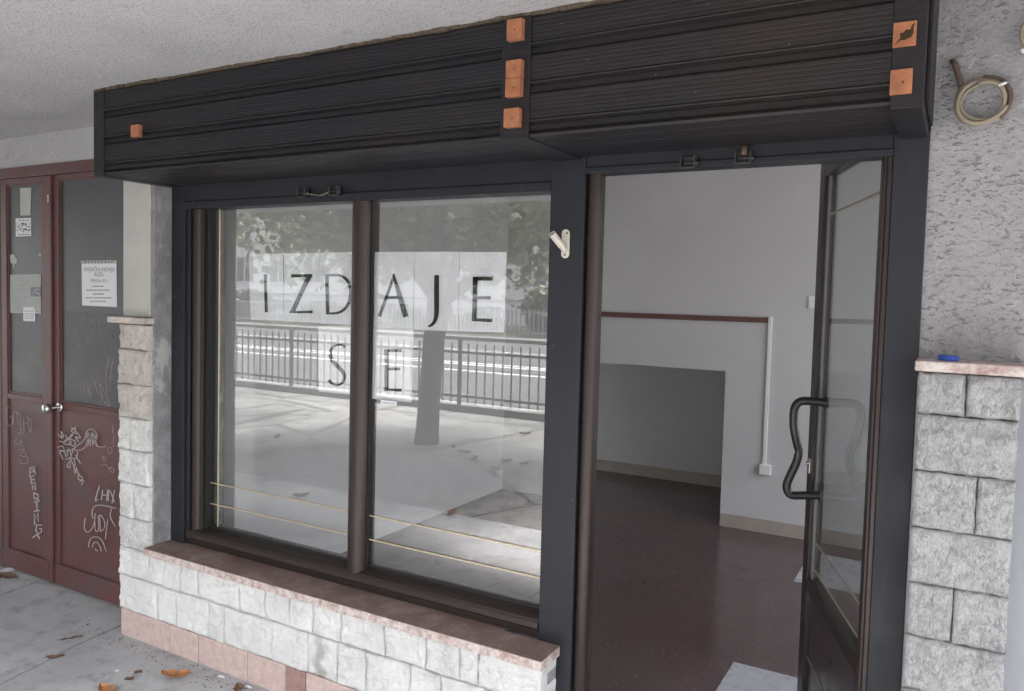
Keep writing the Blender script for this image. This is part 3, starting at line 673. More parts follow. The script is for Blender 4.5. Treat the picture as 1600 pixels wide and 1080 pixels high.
# ================================================================ flag holder
fh = thing('flag_holder', 'cream metal flag holder screwed to the centre steel post', 'flag holder', (-1.11, 0, 1.73))
mb = MB(); pl = []
for k in range(9): an = math.pi*k/8; pl.append((-1.1085+.0125*math.cos(an), 1.805+.0125*math.sin(an)))
for k in range(9): an = math.pi+math.pi*k/8; pl.append((-1.1085+.0125*math.cos(an), 1.739+.0125*math.sin(an)))
vs = [(x, -.0045, z) for x, z in pl]+[(x, -.0002, z) for x, z in pl]; n_ = len(pl)
mb.add(vs, [tuple(range(n_)), tuple(range(2*n_-1, n_-1, -1))]+[(i, (i+1) % n_, n_+(i+1) % n_, n_+i) for i in range(n_)]); mb.build('plate', M['bmetal'], fh, .001)
mb = MB(); a = Vector((-1.108, -.006, 1.752)); b_ = Vector((-1.128, -.062, 1.800)); dd = (b_-a).normalized()
mb.tube([a, a+dd*.02, b_], [.0085, .0115, .0118], 18, False); mb.tube([b_, b_-dd*.0005], [.0118, .0092], 18, False); mb.tube([b_, a+dd*.02], [.0092, .0088], 18, False); mb.build('socket_tube', M['bmetal'], fh)
for z, x in ((1.736, -1.1085), (1.806, -1.103)):
    mb = MB(); mb.tube([(x, -.0065, z), (x, -.004, z)], .0032, 10); mb.build('screw', M['fence'], fh)

# ================================================================ cable coils
cc = thing('cable_coil', 'coil of beige cable hanging on the grey stucco beside the housing', 'cable', (.03, 0, 2.11))
def loop(cx, cz, rx, rz, y0, turns, seed, a0=0):
    pts = []
    N = int(40*turns)
    for k in range(N+1):
        an = a0+2*math.pi*k/40; w_ = 1+.06*math.sin(an*.5+seed)+.03*math.sin(an*3+seed*2)
        pts.append((cx+rx*w_*math.cos(an), y0-.007*math.sin(an*.7+seed)-.003*k/40, cz+rz*w_*math.sin(an)))
    return pts
mb = MB(); mb.tube(loop(.030, 2.110, .056, .054, -.012, 2.6, 1.0, 2.2), .0052, 10); mb.build('cable_loops', M['cable'], cc)
mb = MB(); mb.tube(loop(.032, 2.108, .049, .046, -.02, 1.2, 2.4, .6), .0048, 10); mb.build('inner_loop', M['cable'], cc)
mb = MB(); mb.tube(smoothpath([(.072, -.02, 2.065), (.086, -.02, 2.09), (.09, -.018, 2.12), (.08, -.014, 2.145), (.062, -.012, 2.163), (.03, -.012, 2.170)]), .0058, 10); mb.build('dark_lead', M['tape'], cc)
mb = MB(); mb.tube(smoothpath([(-.012, -.01, 2.14), (-.019, -.008, 2.165), (-.026, -.006, 2.19), (-.034, -.004, 2.215), (-.04, .006, 2.222)]), [.0055, .0058, .006, .0062, .0062, .0065, .007, .007, .0072, .0072]+[.0074]*8+[.006]*7, 10); mb.build('taped_end', M['tape'], cc)
mb = MB(); mb.tube([(.064, -.03, 2.142), (.078, -.032, 2.147), (.081, -.03, 2.147)], [.005, .003, .001], 8); mb.build('bare_tip', M['white'], cc)
c2 = thing('cable_loop', 'end of a second beige cable loop at the upper right photo edge', 'cable', (.12, 0, 2.25))
mb = MB(); mb.tube(loop(.155, 2.262, .047, .05, -.012, 1.7, 3.0, 1.2), .0045, 10); mb.build('cable_loops', M['cable'], c2)
mb = MB(); mb.tube([(.112, -.016, 2.226), (.108, -.018, 2.22)], .006, 8); mb.build('clip', M['white'], c2)

# ================================================================ shop door
sdr = thing('shop_door', 'open brown aluminium glass door with a black bent pull handle', 'door', (-.17, .04, 0))
AL = R_(20.4); dv = Vector((-math.sin(AL), math.cos(AL), 0)); nv = Vector((-math.cos(AL), -math.sin(AL), 0)); hp = Vector((-.17, .04, 0))
def T(s_, o_, z): q = hp+dv*s_+nv*o_; return (q.x, q.y, z)
mb = MB(); mb.vprism(halfround(-1.0215, .0235, .032, .026), .004, 2.0); mb.build('frame_bead', M['alu'], sdr, smooth=False)
mb = MB(); mb.box(-1.0455, -1.018, .0325, .1, .004, 2.0); mb.build('frame_stile', M['alu'], sdr, .002)
mb = MB(); mb.box(-1.0178, -1.014, .05, .06, .004, 2.0); mb.build('frame_seal', M['rubber'], sdr)
mb = MB(); mb.box(-.176, -.1635, .01, .032, .004, 2.0); mb.build('frame_stile', M['alu'], sdr, .002)
mb = MB(); mb.box(-1.0175, -.164, .0725, .1, 1.999, 2.04); mb.build('frame_head', M['alu'], sdr, .002)
lf = MB()
lf.box(.665, .745, -.022, .022, .012, 2.115, T); lf.build('lock_stile', M['alu'], sdr, .003)
lf = MB(); lf.box(-.018, .014, -.022, .022, .012, 2.115, T); lf.build('hinge_stile', M['alu'], sdr, .003)
lf = MB(); lf.box(.0145, .6645, -.0215, .0215, 2.048, 2.115, T); lf.build('top_rail', M['alu'], sdr, .002)
lf = MB(); lf.box(.0145, .6645, -.0215, .0215, .565, .612, T); lf.build('middle_rail', M['alu'], sdr, .002)
lf = MB(); lf.box(.0145, .6645, -.0215, .0215, .012, .12, T); lf.build('bottom_rail', M['alu'], sdr, .002)
lf = MB(); lf.box(.0145, .6645, -.008, .008, .12, .565, T); kp = lf.build('kick_panel', m_plain('dark bronze panel', (.05, .04, .045), .22, .5, .2, .1, 6), sdr)
lf = MB(); lf.box(.0145, .6645, .0082, .0105, .318, .323, T); lf.build('brass_strip', M['dbrass'], kp)
lf = MB(); lf.box(.012, .667, -.003, .003, .61, 2.05, T); gp = lf.build('glass_pane', M['dglass'], sdr)
for z in (1.913, .75, .652):
    m2 = MB(); m2.box(.015, .664, .0033, .0062, z-.003, z+.003, T); m2.build('brass_strip', M['dbrass'], gp)
m2 = MB(); m2.box(.016, .028, .0036, .0066, .612, 2.047, T); m2.build('brass_strip', M['wbrass'], gp)
m2 = MB(); m2.box(.645, .6648, .0035, .012, .612, 2.047, T); m2.build('glazing_bead', M['white'] if False else m_plain('grey glazing bead', (.16, .16, .165), .4, .4), gp)
hd = MB(); S0 = .555
hz = [(S0, .004, 1.262), (S0+.004, .05, 1.264), (S0+.006, .09, 1.262), (S0+.008, .108, 1.243), (S0+.010, .112, 1.21), (S0+.014, .108, 1.165), (S0+.02, .097, 1.12), (S0+.026, .087, 1.085), (S0+.03, .092, 1.045), (S0+.034, .108, 1.0), (S0+.038, .119, .965), (S0+.04, .116, .94), (S0+.04, .10, .925), (S0+.04, .06, .927), (S0+.04, .004, .93)]
hd.tube([T(*p) for p in smoothpath(hz, 5)], .0145, 14); hn = hd.build('pull_handle', M['blackplastic'], sdr)
for z, s_ in ((1.262, S0), (.93, S0+.04)):
    m2 = MB(); m2.tube([T(s_, .0035, z), T(s_, .010, z)], .019, 20); m2.build('flange', M['fence'], hn)
m2 = MB(); m2.tube([T(S0+.026, .098, 1.082), T(S0+.026, .102, 1.082)], .006, 12); m2.build('chrome_dot', M['chrome'], hn)
m2 = MB(); m2.box(.69, .712, .0223, .026, .985, 1.04, T); m2.build('lock_plate', M['chrome'], sdr, .001)
m2 = MB(); m2.tube([T(.701, .026, 1.02), T(.701, .034, 1.02)], .008, 12); m2.build('lock_cylinder', M['chrome'], sdr)

# ================================================================ maroon metal door
YD = .07
md = thing('metal_door', 'maroon double leaf steel door with grey film glass and scratched tags', 'door', (-4.1, YD, 0))
mb = MB(); mb.box(-4.72, -3.27, YD-.002, YD+.06, 2.166, 2.222); mb.box(-4.72, -4.605, YD, YD+.06, 0, 2.1655); mb.build('door_frame', M['red'], md, .003)
mb = MB(); mb.box(-4.145, -4.118, YD+.02, YD+.05, .0, 2.1655); mb.build('meeting_gap', M['rubber'], md)
def leaf(x0, x1, gx0, gx1, gz0, gz1):
    mb = MB(); mb.box(x0, gx0, YD+.002, YD+.04, .012, 2.164); mb.box(gx1, x1, YD+.002, YD+.04, .012, 2.164)
    mb.box(gx0+.0003, gx1-.0003, YD+.002, YD+.04, gz1, 2.164); mb.box(gx0+.0003, gx1-.0003, YD+.002, YD+.04, gz0-.03, gz0)
    lf_ = mb.build('door_leaf', M['red'], md, .003)
    mb = MB(); mb.box(gx0, gx1, YD+.012, YD+.03, .05, gz0-.03); mb.box(x0+.002, x1-.002, YD-.0015, YD+.001, .012, .12) ; mb.build('lower_panel', M['red'], lf_, .002)
    mb = MB(); mb.box(gx0, gx1, YD+.016, YD+.024, gz0, gz1); gl_ = mb.build('film_glass', M['smoked'], lf_); mb = MB(); mb.box(gx0+.0125, gx1-.0125, YD+.0154, YD+.0159, gz0+.0125, 1.462); mb.build('lower_pane_sheet', M['smoked2'], lf_)  # thin darker sheet over the lower part of the pane
    mb = MB(); 
    for a, b_, c, d in ((gx0, gx0+.012, gz0, gz1), (gx1-.012, gx1, gz0, gz1), (gx0+.0122, gx1-.0122, gz1-.012, gz1), (gx0+.0122, gx1-.0122, gz0, gz0+.012)): mb.box(a, b_, YD+.009, YD+.0158, c, d)
    mb.build('glazing_bead', M['red'], lf_, .001)
    return lf_
la = leaf(-4.60, -4.146, -4.545, -4.205, .99, 2.135); lb = leaf(-4.117, -3.30, -4.052, -3.36, .98, 2.14)
mb = MB(); mb.box(-4.128, -4.098, YD-.012, YD+.0015, .012, 2.16); mb.build('cover_strip', M['red'], lb, .004)
kb = MB(); kx, kz = at(99, 637, 'y', YD-.02).x, at(99, 637, 'y', YD).z
kx = -4.04; 
kb.tube([(kx, YD+.001, kz), (kx, YD-.008, kz)], [.027, .025], 24); kb.tube([(kx, YD-.008, kz), (kx, YD-.04, kz), (kx, YD-.048, kz), (kx, YD-.062, kz), (kx, YD-.078, kz), (kx, YD-.086, kz), (kx, YD-.088, kz)], [.011, .011, .019, .026, .026, .018, .004], 24)
kb.build('door_knob', M['chrome'], lb)
kb = MB(); kb.box(-4.121, -4.106, YD-.016, YD-.0122, 2.02, 2.06); kb.build('latch', M['chrome'], lb, .001)
# scratched tags: strokes measured on the door plane
cg = lambda pts: pq(3.858, 0, 600, pts)
GY = YD-.0005
def scr(lst, wd, name, mat, parent, y=GY, raw=False):
    mb = MB()
    for s_ in lst: stroke(mb, cg(dens(s_, None, 4)) if len(s_) > 2 and not raw else cg(s_), wd*1.3, 'y', y, .0004)
    return mb.build(name, mat, parent)
scr([[(180, 560), (182, 505), (212, 530)], [(182, 505), (205, 500), (213, 545)], [(181, 535), (210, 525)], [(205, 553), (184, 560), (190, 600), (216, 594)], [(187, 580), (208, 574)], [(196, 640), (194, 612), (216, 640), (212, 606)],
     [(203, 655), (206, 690), (232, 686), (230, 668), (203, 655)], [(206, 690), (238, 700)], [(205, 712), (238, 706)], [(221, 709), (224, 765)], [(204, 768), (240, 763)], [(208, 835), (206, 785), (232, 832), (228, 780)], [(208, 835), (212, 850)],
     [(252, 852), (222, 850), (216, 885), (232, 905), (250, 892), (250, 872), (236, 874)], [(222, 905), (240, 935)], [(196, 928), (222, 908)]], 1.35, 'paint_tag', M['scratch'], la, GY, True)
scr([[(62, 150), (45, 140), (38, 180), (45, 240), (70, 250), (75, 200), (55, 200)], [(80, 250), (82, 175), (100, 170), (110, 250)], [(105, 185), (122, 180), (125, 275), (145, 280)], [(140, 200), (145, 285)], [(142, 240), (165, 235)], [(165, 190), (180, 295), (190, 240), (175, 205)], [(103, 296), (145, 296)]], .9, 'paint_tag', M['fscratch'], la)
scr([[(100, 330), (85, 355), (120, 360), (130, 330), (125, 380)], [(110, 400), (150, 395), (120, 430), (165, 440)], [(150, 410), (170, 470), (130, 480), (115, 450)]], .7, 'paint_tag', M['fscratch'], la)
scr([[(348, 300), (375, 330), (368, 285), (385, 320), (350, 310)], [(395, 300), (410, 340), (440, 300), (400, 335), (380, 355)], [(430, 262), (470, 300), (430, 285), (455, 262), (448, 300)], [(465, 290), (485, 325), (455, 320), (475, 350)], [(360, 345), (390, 350), (420, 330), (425, 365), (380, 360)],
     [(345, 385), (375, 375), (390, 410), (360, 405), (380, 455)], [(385, 385), (400, 440), (415, 390), (430, 440)], [(440, 400), (430, 440), (460, 450), (465, 405), (440, 395)], [(455, 430), (485, 480)], [(395, 455), (430, 450), (405, 490), (420, 505), (425, 470)], [(420, 440), (450, 500), (448, 455)],
     [(425, 330), (455, 350), (440, 375), (415, 350)], [(360, 400), (425, 400), (460, 375)], [(445, 500), (455, 540), (460, 505), (475, 550), (495, 560), (490, 580), (470, 570), (478, 540)], [(480, 590), (505, 580), (490, 612)]], .9, 'paint_tag', M['scratch'], lb)
scr([[(458, 375), (490, 355), (515, 325), (520, 290), (545, 272), (575, 290), (588, 320), (570, 350), (590, 375), (615, 380), (640, 372)], [(470, 403), (510, 385), (530, 345), (560, 330)], [(520, 300), (560, 330), (530, 310), (570, 300), (540, 330), (580, 320)], [(530, 290), (545, 350), (555, 290), (560, 370), (570, 310), (585, 380)], [(520, 320), (590, 312), (525, 340), (575, 345)], [(527, 375), (540, 345), (545, 375)]], .8, 'paint_tag', M['scratch'], lb)
scr([[(600, 615), (575, 700), (590, 695)], [(618, 640), (612, 700)], [(650, 635), (642, 705)], [(614, 672), (648, 668)], [(652, 705), (660, 640), (690, 715)], [(690, 640), (675, 720)]], 1.1, 'paint_tag', M['scratch'], lb)
scr([[(560, 810), (555, 770), (575, 735), (625, 733), (700, 750)], [(515, 810), (508, 850), (515, 885), (540, 890), (565, 850), (572, 800), (575, 780)], [(572, 830), (575, 885), (595, 875), (592, 790)], [(605, 890), (603, 790), (630, 830), (628, 870), (605, 890)], [(650, 815), (635, 935)], [(675, 745), (665, 800), (695, 860)],
     [(533, 985), (545, 935), (580, 922), (615, 945), (640, 1010)], [(555, 985), (565, 960), (585, 955), (605, 985), (610, 1010)], [(572, 995), (580, 1002), (588, 1008)]], .9, 'paint_tag', M['scratch'], lb)
scr([[(650, 380), (655, 420), (675, 410), (670, 385), (650, 380)], [(680, 380), (690, 370)], [(620, 435), (625, 465), (640, 450), (620, 435)], [(612, 490), (640, 485), (655, 510), (672, 500), (660, 520)], [(665, 525), (680, 535), (690, 515), (675, 505)], [(680, 250), (682, 300)], [(690, 310), (680, 360)]], .7, 'paint_tag', M['fscratch'], lb)
scr([[(480, 0), (500, 40), (520, -20), (548, 80)], [(570, -25), (585, 40), (620, 90), (600, -10), (665, 130), (630, 110)], [(690, -170), (670, -80), (668, 10)], [(660, -160), (640, -60), (645, 60)]], .8, 'paint_tag', M['fscratch'], lb, YD+.0150)
# notices on the doors (each a thing)
def textmesh(s_, size, u, v, y, parent, name='printed_text', mat='greyink'):
    cu = bpy.data.curves.new(name, 'FONT'); cu.body = s_; cu.size = size; cu.align_x = 'CENTER'; cu.extrude = .0001
    tmp = bpy.data.objects.new(name, cu); COL.objects.link(tmp); dg = bpy.context.evaluated_depsgraph_get(); me = bpy.data.meshes.new_from_object(tmp.evaluated_get(dg))
    COL.objects.unlink(tmp); p = at(u, v, 'y', y); me.transform(Matrix.Translation(p-parent.location) @ Matrix.Rotation(math.pi/2, 4, 'X')); me.materials.clear(); me.materials.append(M[mat])
    o = bpy.data.objects.new(name, me); COL.objects.link(o); o.parent = parent; return o
NY = YD+.0145
nt_ = thing('paper_notice', 'white printed notice taped to the glass of the right maroon leaf', 'notice', tuple(at(155, 478, 'y', NY)))
quad_thing('sheet', '', '', [(127.5, 412.5), (182, 411), (183, 480), (128.5, 477.5)], NY, M['paper'], .0006, nt_)
quad_thing('tape_strip', '', '', [(126.5, 407.5), (182.5, 407), (182.5, 412), (127, 412.2)], NY, M['oldpaper'], .0009, nt_)
for s_, sz, v in (('KROJAČKA RADNJA', .028, 424), ('RUŽA', .028, 432), ('PRESELILA SE U', .021, 441)): textmesh(s_, sz, 154.5, v, NY-.0012, nt_)
mb = MB()
for v, a, b_ in ((447.5, 144, 162), (453.5, 135, 172), (459.5, 145, 162), (465.5, 133, 174), (471, 141, 166)):
    u = a
    while u < b_:
        l_ = random.uniform(1.2, 3.6); stroke(mb, [(u, v), (min(b_, u+l_), v+.1)], 1.7, 'y', NY-.0009, .0001); u += l_+.8
mb.build('small_print', M['greyink'], nt_)
mb = MB()
for k in range(9): stroke(mb, [(132+k*5.2, 409.6), (134+k*5.2+random.random(), 409.6)], 2, 'y', NY-.0012, .0001)
mb.build('small_print', M['ink'], nt_)
NY2 = YD+.0145
quad_thing('paper_slip', 'blank pale vertical paper slip near the top of the left narrow door pane', 'paper slip', [(31.5, 294), (49, 293.5), (48, 336.5), (32, 337)], NY2, M['oldpaper'])
ms = thing('sticker_card', 'black and white picture sticker below the pale slip on the narrow pane', 'sticker', tuple(at(36, 368, 'y', NY2)))
quad_thing('card', '', '', [(24.5, 341.5), (48.5, 340.5), (49, 369), (24.8, 370)], NY2, M['paper'], .0006, ms)
mb = MB()
for k in range(46):
    u = random.uniform(25.5, 46.5); v = random.uniform(348.5, 362.5); stroke(mb, [(u, v), (u+random.uniform(.6, 2.6), v+random.uniform(-1, 1))], random.uniform(.6, 1.8), 'y', NY2-.0009-.00001*k, .0001)
for v in (344.5, 366.5): 
    for k in range(5): stroke(mb, [(29+k*3.4, v), (31+k*3.4, v)], 1.3, 'y', NY2-.0009, .0001)
mb.build('print', M['ink'], ms)
quad_thing('torn_paper', 'torn scrap of white paper left on the narrow pane above the ruled sheet', 'torn paper', [(16, 398), (24, 398), (24, 402), (27.5, 405), (26.5, 411), (23, 413), (22.5, 418), (20, 420), (20.5, 412), (17, 410.5), (16, 405)], NY2, M['oldpaper'])
quad_thing('torn_paper', 'tiny torn paper corner at the right edge of the narrow pane', 'torn paper', [(60, 396), (64, 397), (64, 402), (62.5, 401)], NY2, M['oldpaper'])
rs = thing('ruled_sheet', 'pale ruled paper sheet filling the width of the narrow door pane', 'paper', tuple(at(40, 488, 'y', NY2)))
quad_thing('sheet', '', '', [(16, 429.5), (64, 428.5), (64, 490.5), (16, 489)], NY2, M['oldpaper'], .0006, rs)
mb = MB()
for k in range(18): stroke(mb, [(16.5, 432+k*3.2), (63.5, 431.2+k*3.25)], .5, 'y', NY2-.0009, .0001)
for k in range(22): u = random.uniform(18, 60); v = random.uniform(462, 487); stroke(mb, [(u, v), (u+random.uniform(1, 3), v+random.uniform(-.8, .8))], random.uniform(.4, .9), 'y', NY2-.0011-.00001*k, .0001)
mb.build('ruling', M['greyink'], rs)
ph = thing('photo_card', 'small dark photo card stuck on the right edge of the ruled sheet', 'photo', tuple(at(56, 462, 'y', NY2-.001)))
quad_thing('card', '', '', [(48, 449), (64, 448.5), (64, 463), (48, 463)], NY2-.0012, M['greyink'], .0005, ph)
mb = MB()
for a in ([(51, 460), (55, 453), (58, 459)], [(55, 452), (62, 452)], [(58, 457), (62, 461)]): stroke(mb, a, 1.5, 'y', NY2-.0019, .0001)
mb.build('image', M['oldpaper'], ph)
sl = thing('paper_slip', 'small white printed slip overlapping the bottom of the ruled sheet', 'paper slip', tuple(at(46, 502, 'y', NY2-.001)))
quad_thing('slip', '', '', [(36.5, 480), (52.5, 480), (55, 484), (55, 502.5), (36.5, 501.5)], NY2-.0014, M['paper'], .0005, sl)
mb = MB()
for v in (486, 490.5, 494, 497.5): stroke(mb, [(38.5, v), (52.5, v+.4)], .9, 'y', NY2-.0021, .0001)
mb.build('small_print', M['greyink'], sl)

# ================================================================ leaves and litter on the paving
def dry_leaf(x, y, L_, W, rot, mat, label, curl=.02, seed=0, z=.002, group='dry leaves on the arcade paving'):
    mb = MB(); n_ = 14; m_ = 4; vs = []
    for i in range(n_+1):
        t = i/n_; wd = W*(math.sin(math.pi*min(1, t*1.02))**.7)*(1+.18*math.sin(t*19+seed))
        for j in range(-m_, m_+1):
            s_ = j/m_; lx = (t-.5)*L_; ly = s_*wd/2+.006*math.sin(t*5+seed)
            vz = z+curl*(.5*s_*s_+.8*(t-.45)**2*2)+.003*abs(s_)+.004*(fr((t*4, s_*3, seed))+.4)
            vs.append((x+lx*math.cos(rot)-ly*math.sin(rot), y+lx*math.sin(rot)+ly*math.cos(rot), vz))
    k = 2*m_+1; fs = [(i*k+j, i*k+j+1, (i+1)*k+j+1, (i+1)*k+j) for i in range(n_) for j in range(k-1)]
    N = len(vs); vs += [(a, b_, c+.0006) for a, b_, c in vs]; mb.add(vs, [f[::-1] for f in fs]+[tuple(N+i for i in f) for f in fs]); mb.sm = True
    mb.tube([(x-L_*.5*math.cos(rot), y-L_*.5*math.sin(rot), z+curl*.4), (x-L_*.75*math.cos(rot), y-L_*.75*math.sin(rot), z+.003)], .0009, 6)
    o = mb.build('dry_leaf', mat, None, smooth=True); return tag(o, label, 'leaf', group)
def gp_(u, v): p = at(u, v, 'z', 0); return p.x, p.y
x, y = gp_(274, 1059); dry_leaf(x, y, .115, .05, .62, M['dry'], 'large curled orange leaf nearest the pink plinth', .028, 1)
x, y = gp_(167, 1080); dry_leaf(x, y, .08, .05, .2, M['dry'], 'orange leaf at the bottom photo edge left of the curled one', .02, 2)
x, y = gp_(86, 1029); dry_leaf(x, y, .07, .022, .7, M['dry2'], 'thin pointed brown leaf alone on open paving at left', .01, 3)
x, y = gp_(112, 999); dry_leaf(x, y, .09, .012, .9, M['dry2'], 'dark twig like leaf stem on paving below the maroon door', .004, 4)
x, y = gp_(203, 1064); dry_leaf(x, y, .035, .025, .4, M['dry2'], 'small brown leaf fragment left of the big orange leaf', .008, 5)
x, y = gp_(215, 1053); dry_leaf(x, y, .03, .02, 1.4, M['dry2'], 'tiny dark leaf fragment just above left of the big orange leaf', .006, 6)
x, y = gp_(12, 902); dry_leaf(x, y, .13, .07, .3, M['dry2'], 'flat brown leaf pile by the left leaf of the maroon door', .01, 7)
x, y = gp_(372, 1078); dry_leaf(x, y, .06, .04, 2.4, M['dry2'], 'brown leaf scrap against the plinth at the bottom photo edge', .01, 8)
def butt(u, v, rot, label):
    x, y = gp_(u, v); c_, s_ = math.cos(rot), math.sin(rot); mb = MB()
    mb.tube([(x-c_*.015, y-s_*.015, .0045), (x, y, .005), (x+c_*.015, y+s_*.015, .0045)], [.004, .0043, .0038], 10); tag(mb.build('cigarette_butt', M['paper']), label, 'cigarette butt', 'litter on the paving')
butt(346, 1059, .3, 'white cigarette butt on paving right of the orange leaf'); butt(388, 1075, .1, 'white cigarette butt at the bottom edge close to the plinth')
def scrap(u, v, r, label, mat='paper'):
    x, y = gp_(u, v); mb = MB(); P_ = [(x+r*(1+.5*fr((k, u, v)))*math.cos(k*1.05), y+r*(1+.5*fr((k, v, u)))*math.sin(k*1.05), .003+.003*random.random()) for k in range(6)]
    vs = P_+[(a, b_, .0008) for a, b_, c in P_]; mb.add(vs, [tuple(range(6)), tuple(range(11, 5, -1))]+[(i, 6+i, 6+(i+1) % 6, (i+1) % 6) for i in range(6)]); tag(mb.build('paper_scrap', M[mat]), label, 'scrap', 'litter on the paving')
scrap(183, 1049, .008, 'small white paper crumb left of the orange leaf'); scrap(14, 891, .035, 'white crumpled scrap lying at the foot of the maroon door')
scrap(134, 939, .02, 'pale scrap near the bottom of the right maroon leaf', 'oldpaper'); scrap(325, 1055, .014, 'pale crumb on the paving beside the plinth joint', 'oldpaper')
scrap(8, 897, .02, 'brownish scrap at far left foot of the door', 'oldpaper')
# fine grit along the wall foot
mb = MB()
for k in range(420):
    x = random.uniform(-3.5, -1.0); y = -.115-abs(random.gauss(0, .06)); r = random.uniform(.0012, .0045)*(1.4 if random.random() < .1 else 1)
    a_ = random.random()*6; mb.add([(x+r*math.cos(a_+i*1.57), y+r*math.sin(a_+i*1.57), .0004) for i in range(4)]+[(x, y, r*.9)], [(0, 1, 4), (1, 2, 4), (2, 3, 4), (3, 0, 4)])
for k in range(260):
    x = random.uniform(-5, -1.5); y = random.uniform(-1.6, .05); r = random.uniform(.001, .0035); a_ = random.random()*6
    mb.add([(x+r*math.cos(a_+i*1.57), y+r*math.sin(a_+i*1.57), .0004) for i in range(4)]+[(x, y, r*.8)], [(0, 1, 4), (1, 2, 4), (2, 3, 4), (3, 0, 4)])
tag(mb.build('grit', m_plain('brown grit', (.13, .11, .095), .9, .2, 0, .5, 90)), 'brown grit and crumbs along the foot of the wall', 'grit', kind='stuff')

# ================================================================ street side, seen mirrored in the glass
ac = thing('arcade_column', 'plain grey rendered column of the arcade mirrored at the left of the window', 'column', (-4.7, -1.3, 0))
mb = MB(); mb.box(-4.95, -4.52, -1.52, -1.14, 0, CZ-.006); mb.build('shaft', M['rough'] if False else m_plain('grey column render', (.33, .33, .33), .85, .2, 0, .08, 4, .002, 60), ac, .01)
mb = MB(); mb.box(-4.965, -4.508, -1.532, -1.128, 0, .12); mb.build('column_base', M['conc'], ac, .01)
for x in (2.6,):
    a2 = thing('arcade_column', 'grey rendered arcade column standing right of the photographer', 'column', (x, -3, 0))
    mb = MB(); mb.box(x-.2, x+.2, -3.25, -2.85, 0, CZ-.006); mb.build('shaft', M['plaster'], a2, .01)
FY = -6.65
fn = thing('railing_fence', 'dark steel bar railing on a pale low kerb between paving and road', 'fence', (-7, FY, 0))
mb = MB(); mb.box(-30, 14, FY-.1, FY+.1, -.02, .07); mb.build('fence_kerb', M['slab'], fn, .01)
posts = [x for x in (-26.5, -24.1, -21.7, -19.3, -16.9, -14.5, -12.1, -9.17, -5.96, -3.2, -.4, 2.4, 5.2, 8.0, 10.8)]
for x in posts: mb = MB(); mb.box(x-.022, x+.022, FY-.022, FY+.022, .07, .955); mb.box(x-.026, x+.026, FY-.026, FY+.026, .955, .968); mb.build('post', M['fence'], fn)
for a, b_ in zip(posts, posts[1:]):
    for z in (.19, .80): mb = MB(); mb.box(a+.029, b_-.029, FY-.02, FY+.02, z-.017, z+.017); mb.build('rail', M['fence'], fn)
bar_me = None; nb = 0
for a, b_ in zip(posts, posts[1:]):
    if a < -17 or a > 1: continue
    n_ = int((b_-a)/.137)
    for k in range(1, n_):
        x = a+(b_-a)*k/n_
        if nb >= 100: break
        if x < -12 or x > -1.5: continue
        if bar_me is None:
            mb = MB(); mb.box(-.008, .008, -.008, .008, .10, .925); bar_me = mb.build('bar', M['fence'], None); b0 = bar_me; b0.parent = fn; b0.location = (x+7, 0, 0); nb += 1
        else:
            c = b0.copy(); COL.objects.link(c); c.parent = fn; c.location = (x+7, 0, 0); nb += 1
mb = MB()
for a, b_ in zip(posts, posts[1:]):
    n_ = int((b_-a)/.137)
    for k in range(1, n_):
        x = a+(b_-a)*k/n_
        if -12 <= x <= -1.5: continue
        mb.box(x-.008, x+.008, FY-.008, FY+.008, .10, .925)
tag(mb.build('far_bars', M['fence'], fn), kind='stuff')

# trees
def branch(mb, p0, p1, r0, r1, seed):
    pts = []; rs = []; n_ = 8
    for i in range(n_+1):
        t = i/n_; p = Vector(p0).lerp(Vector(p1), t); k = math.sin(math.pi*t)*(Vector(p1)-Vector(p0)).length*.06
        pts.append(p+Vector((k*math.sin(seed+t*3), k*math.cos(seed*2+t*2), 0))); rs.append(r0+(r1-r0)*t)
    mb.tube(pts, rs, 10)
def leafpoly(mb, p, s_, rnd):
    # lobed leaf of 6 verts, random orientation, drooping
    n_ = Vector((rnd.gauss(0, .6), rnd.gauss(0, .6), rnd.uniform(.1, 1))).normalized(); a = n_.orthogonal().normalized(); a.rotate(Matrix.Rotation(rnd.random()*6.28, 3, n_)); b_ = n_.cross(a)
    sh_ = [(-.5, 0), (-.2, -.45), (.05, -.22), (.55, 0), (.05, .22), (-.2, .45)]
    mb.add([p+(a*u+b_*v)*s_ for u, v in sh_], [(0, 1, 2, 3), (0, 3, 4, 5)])
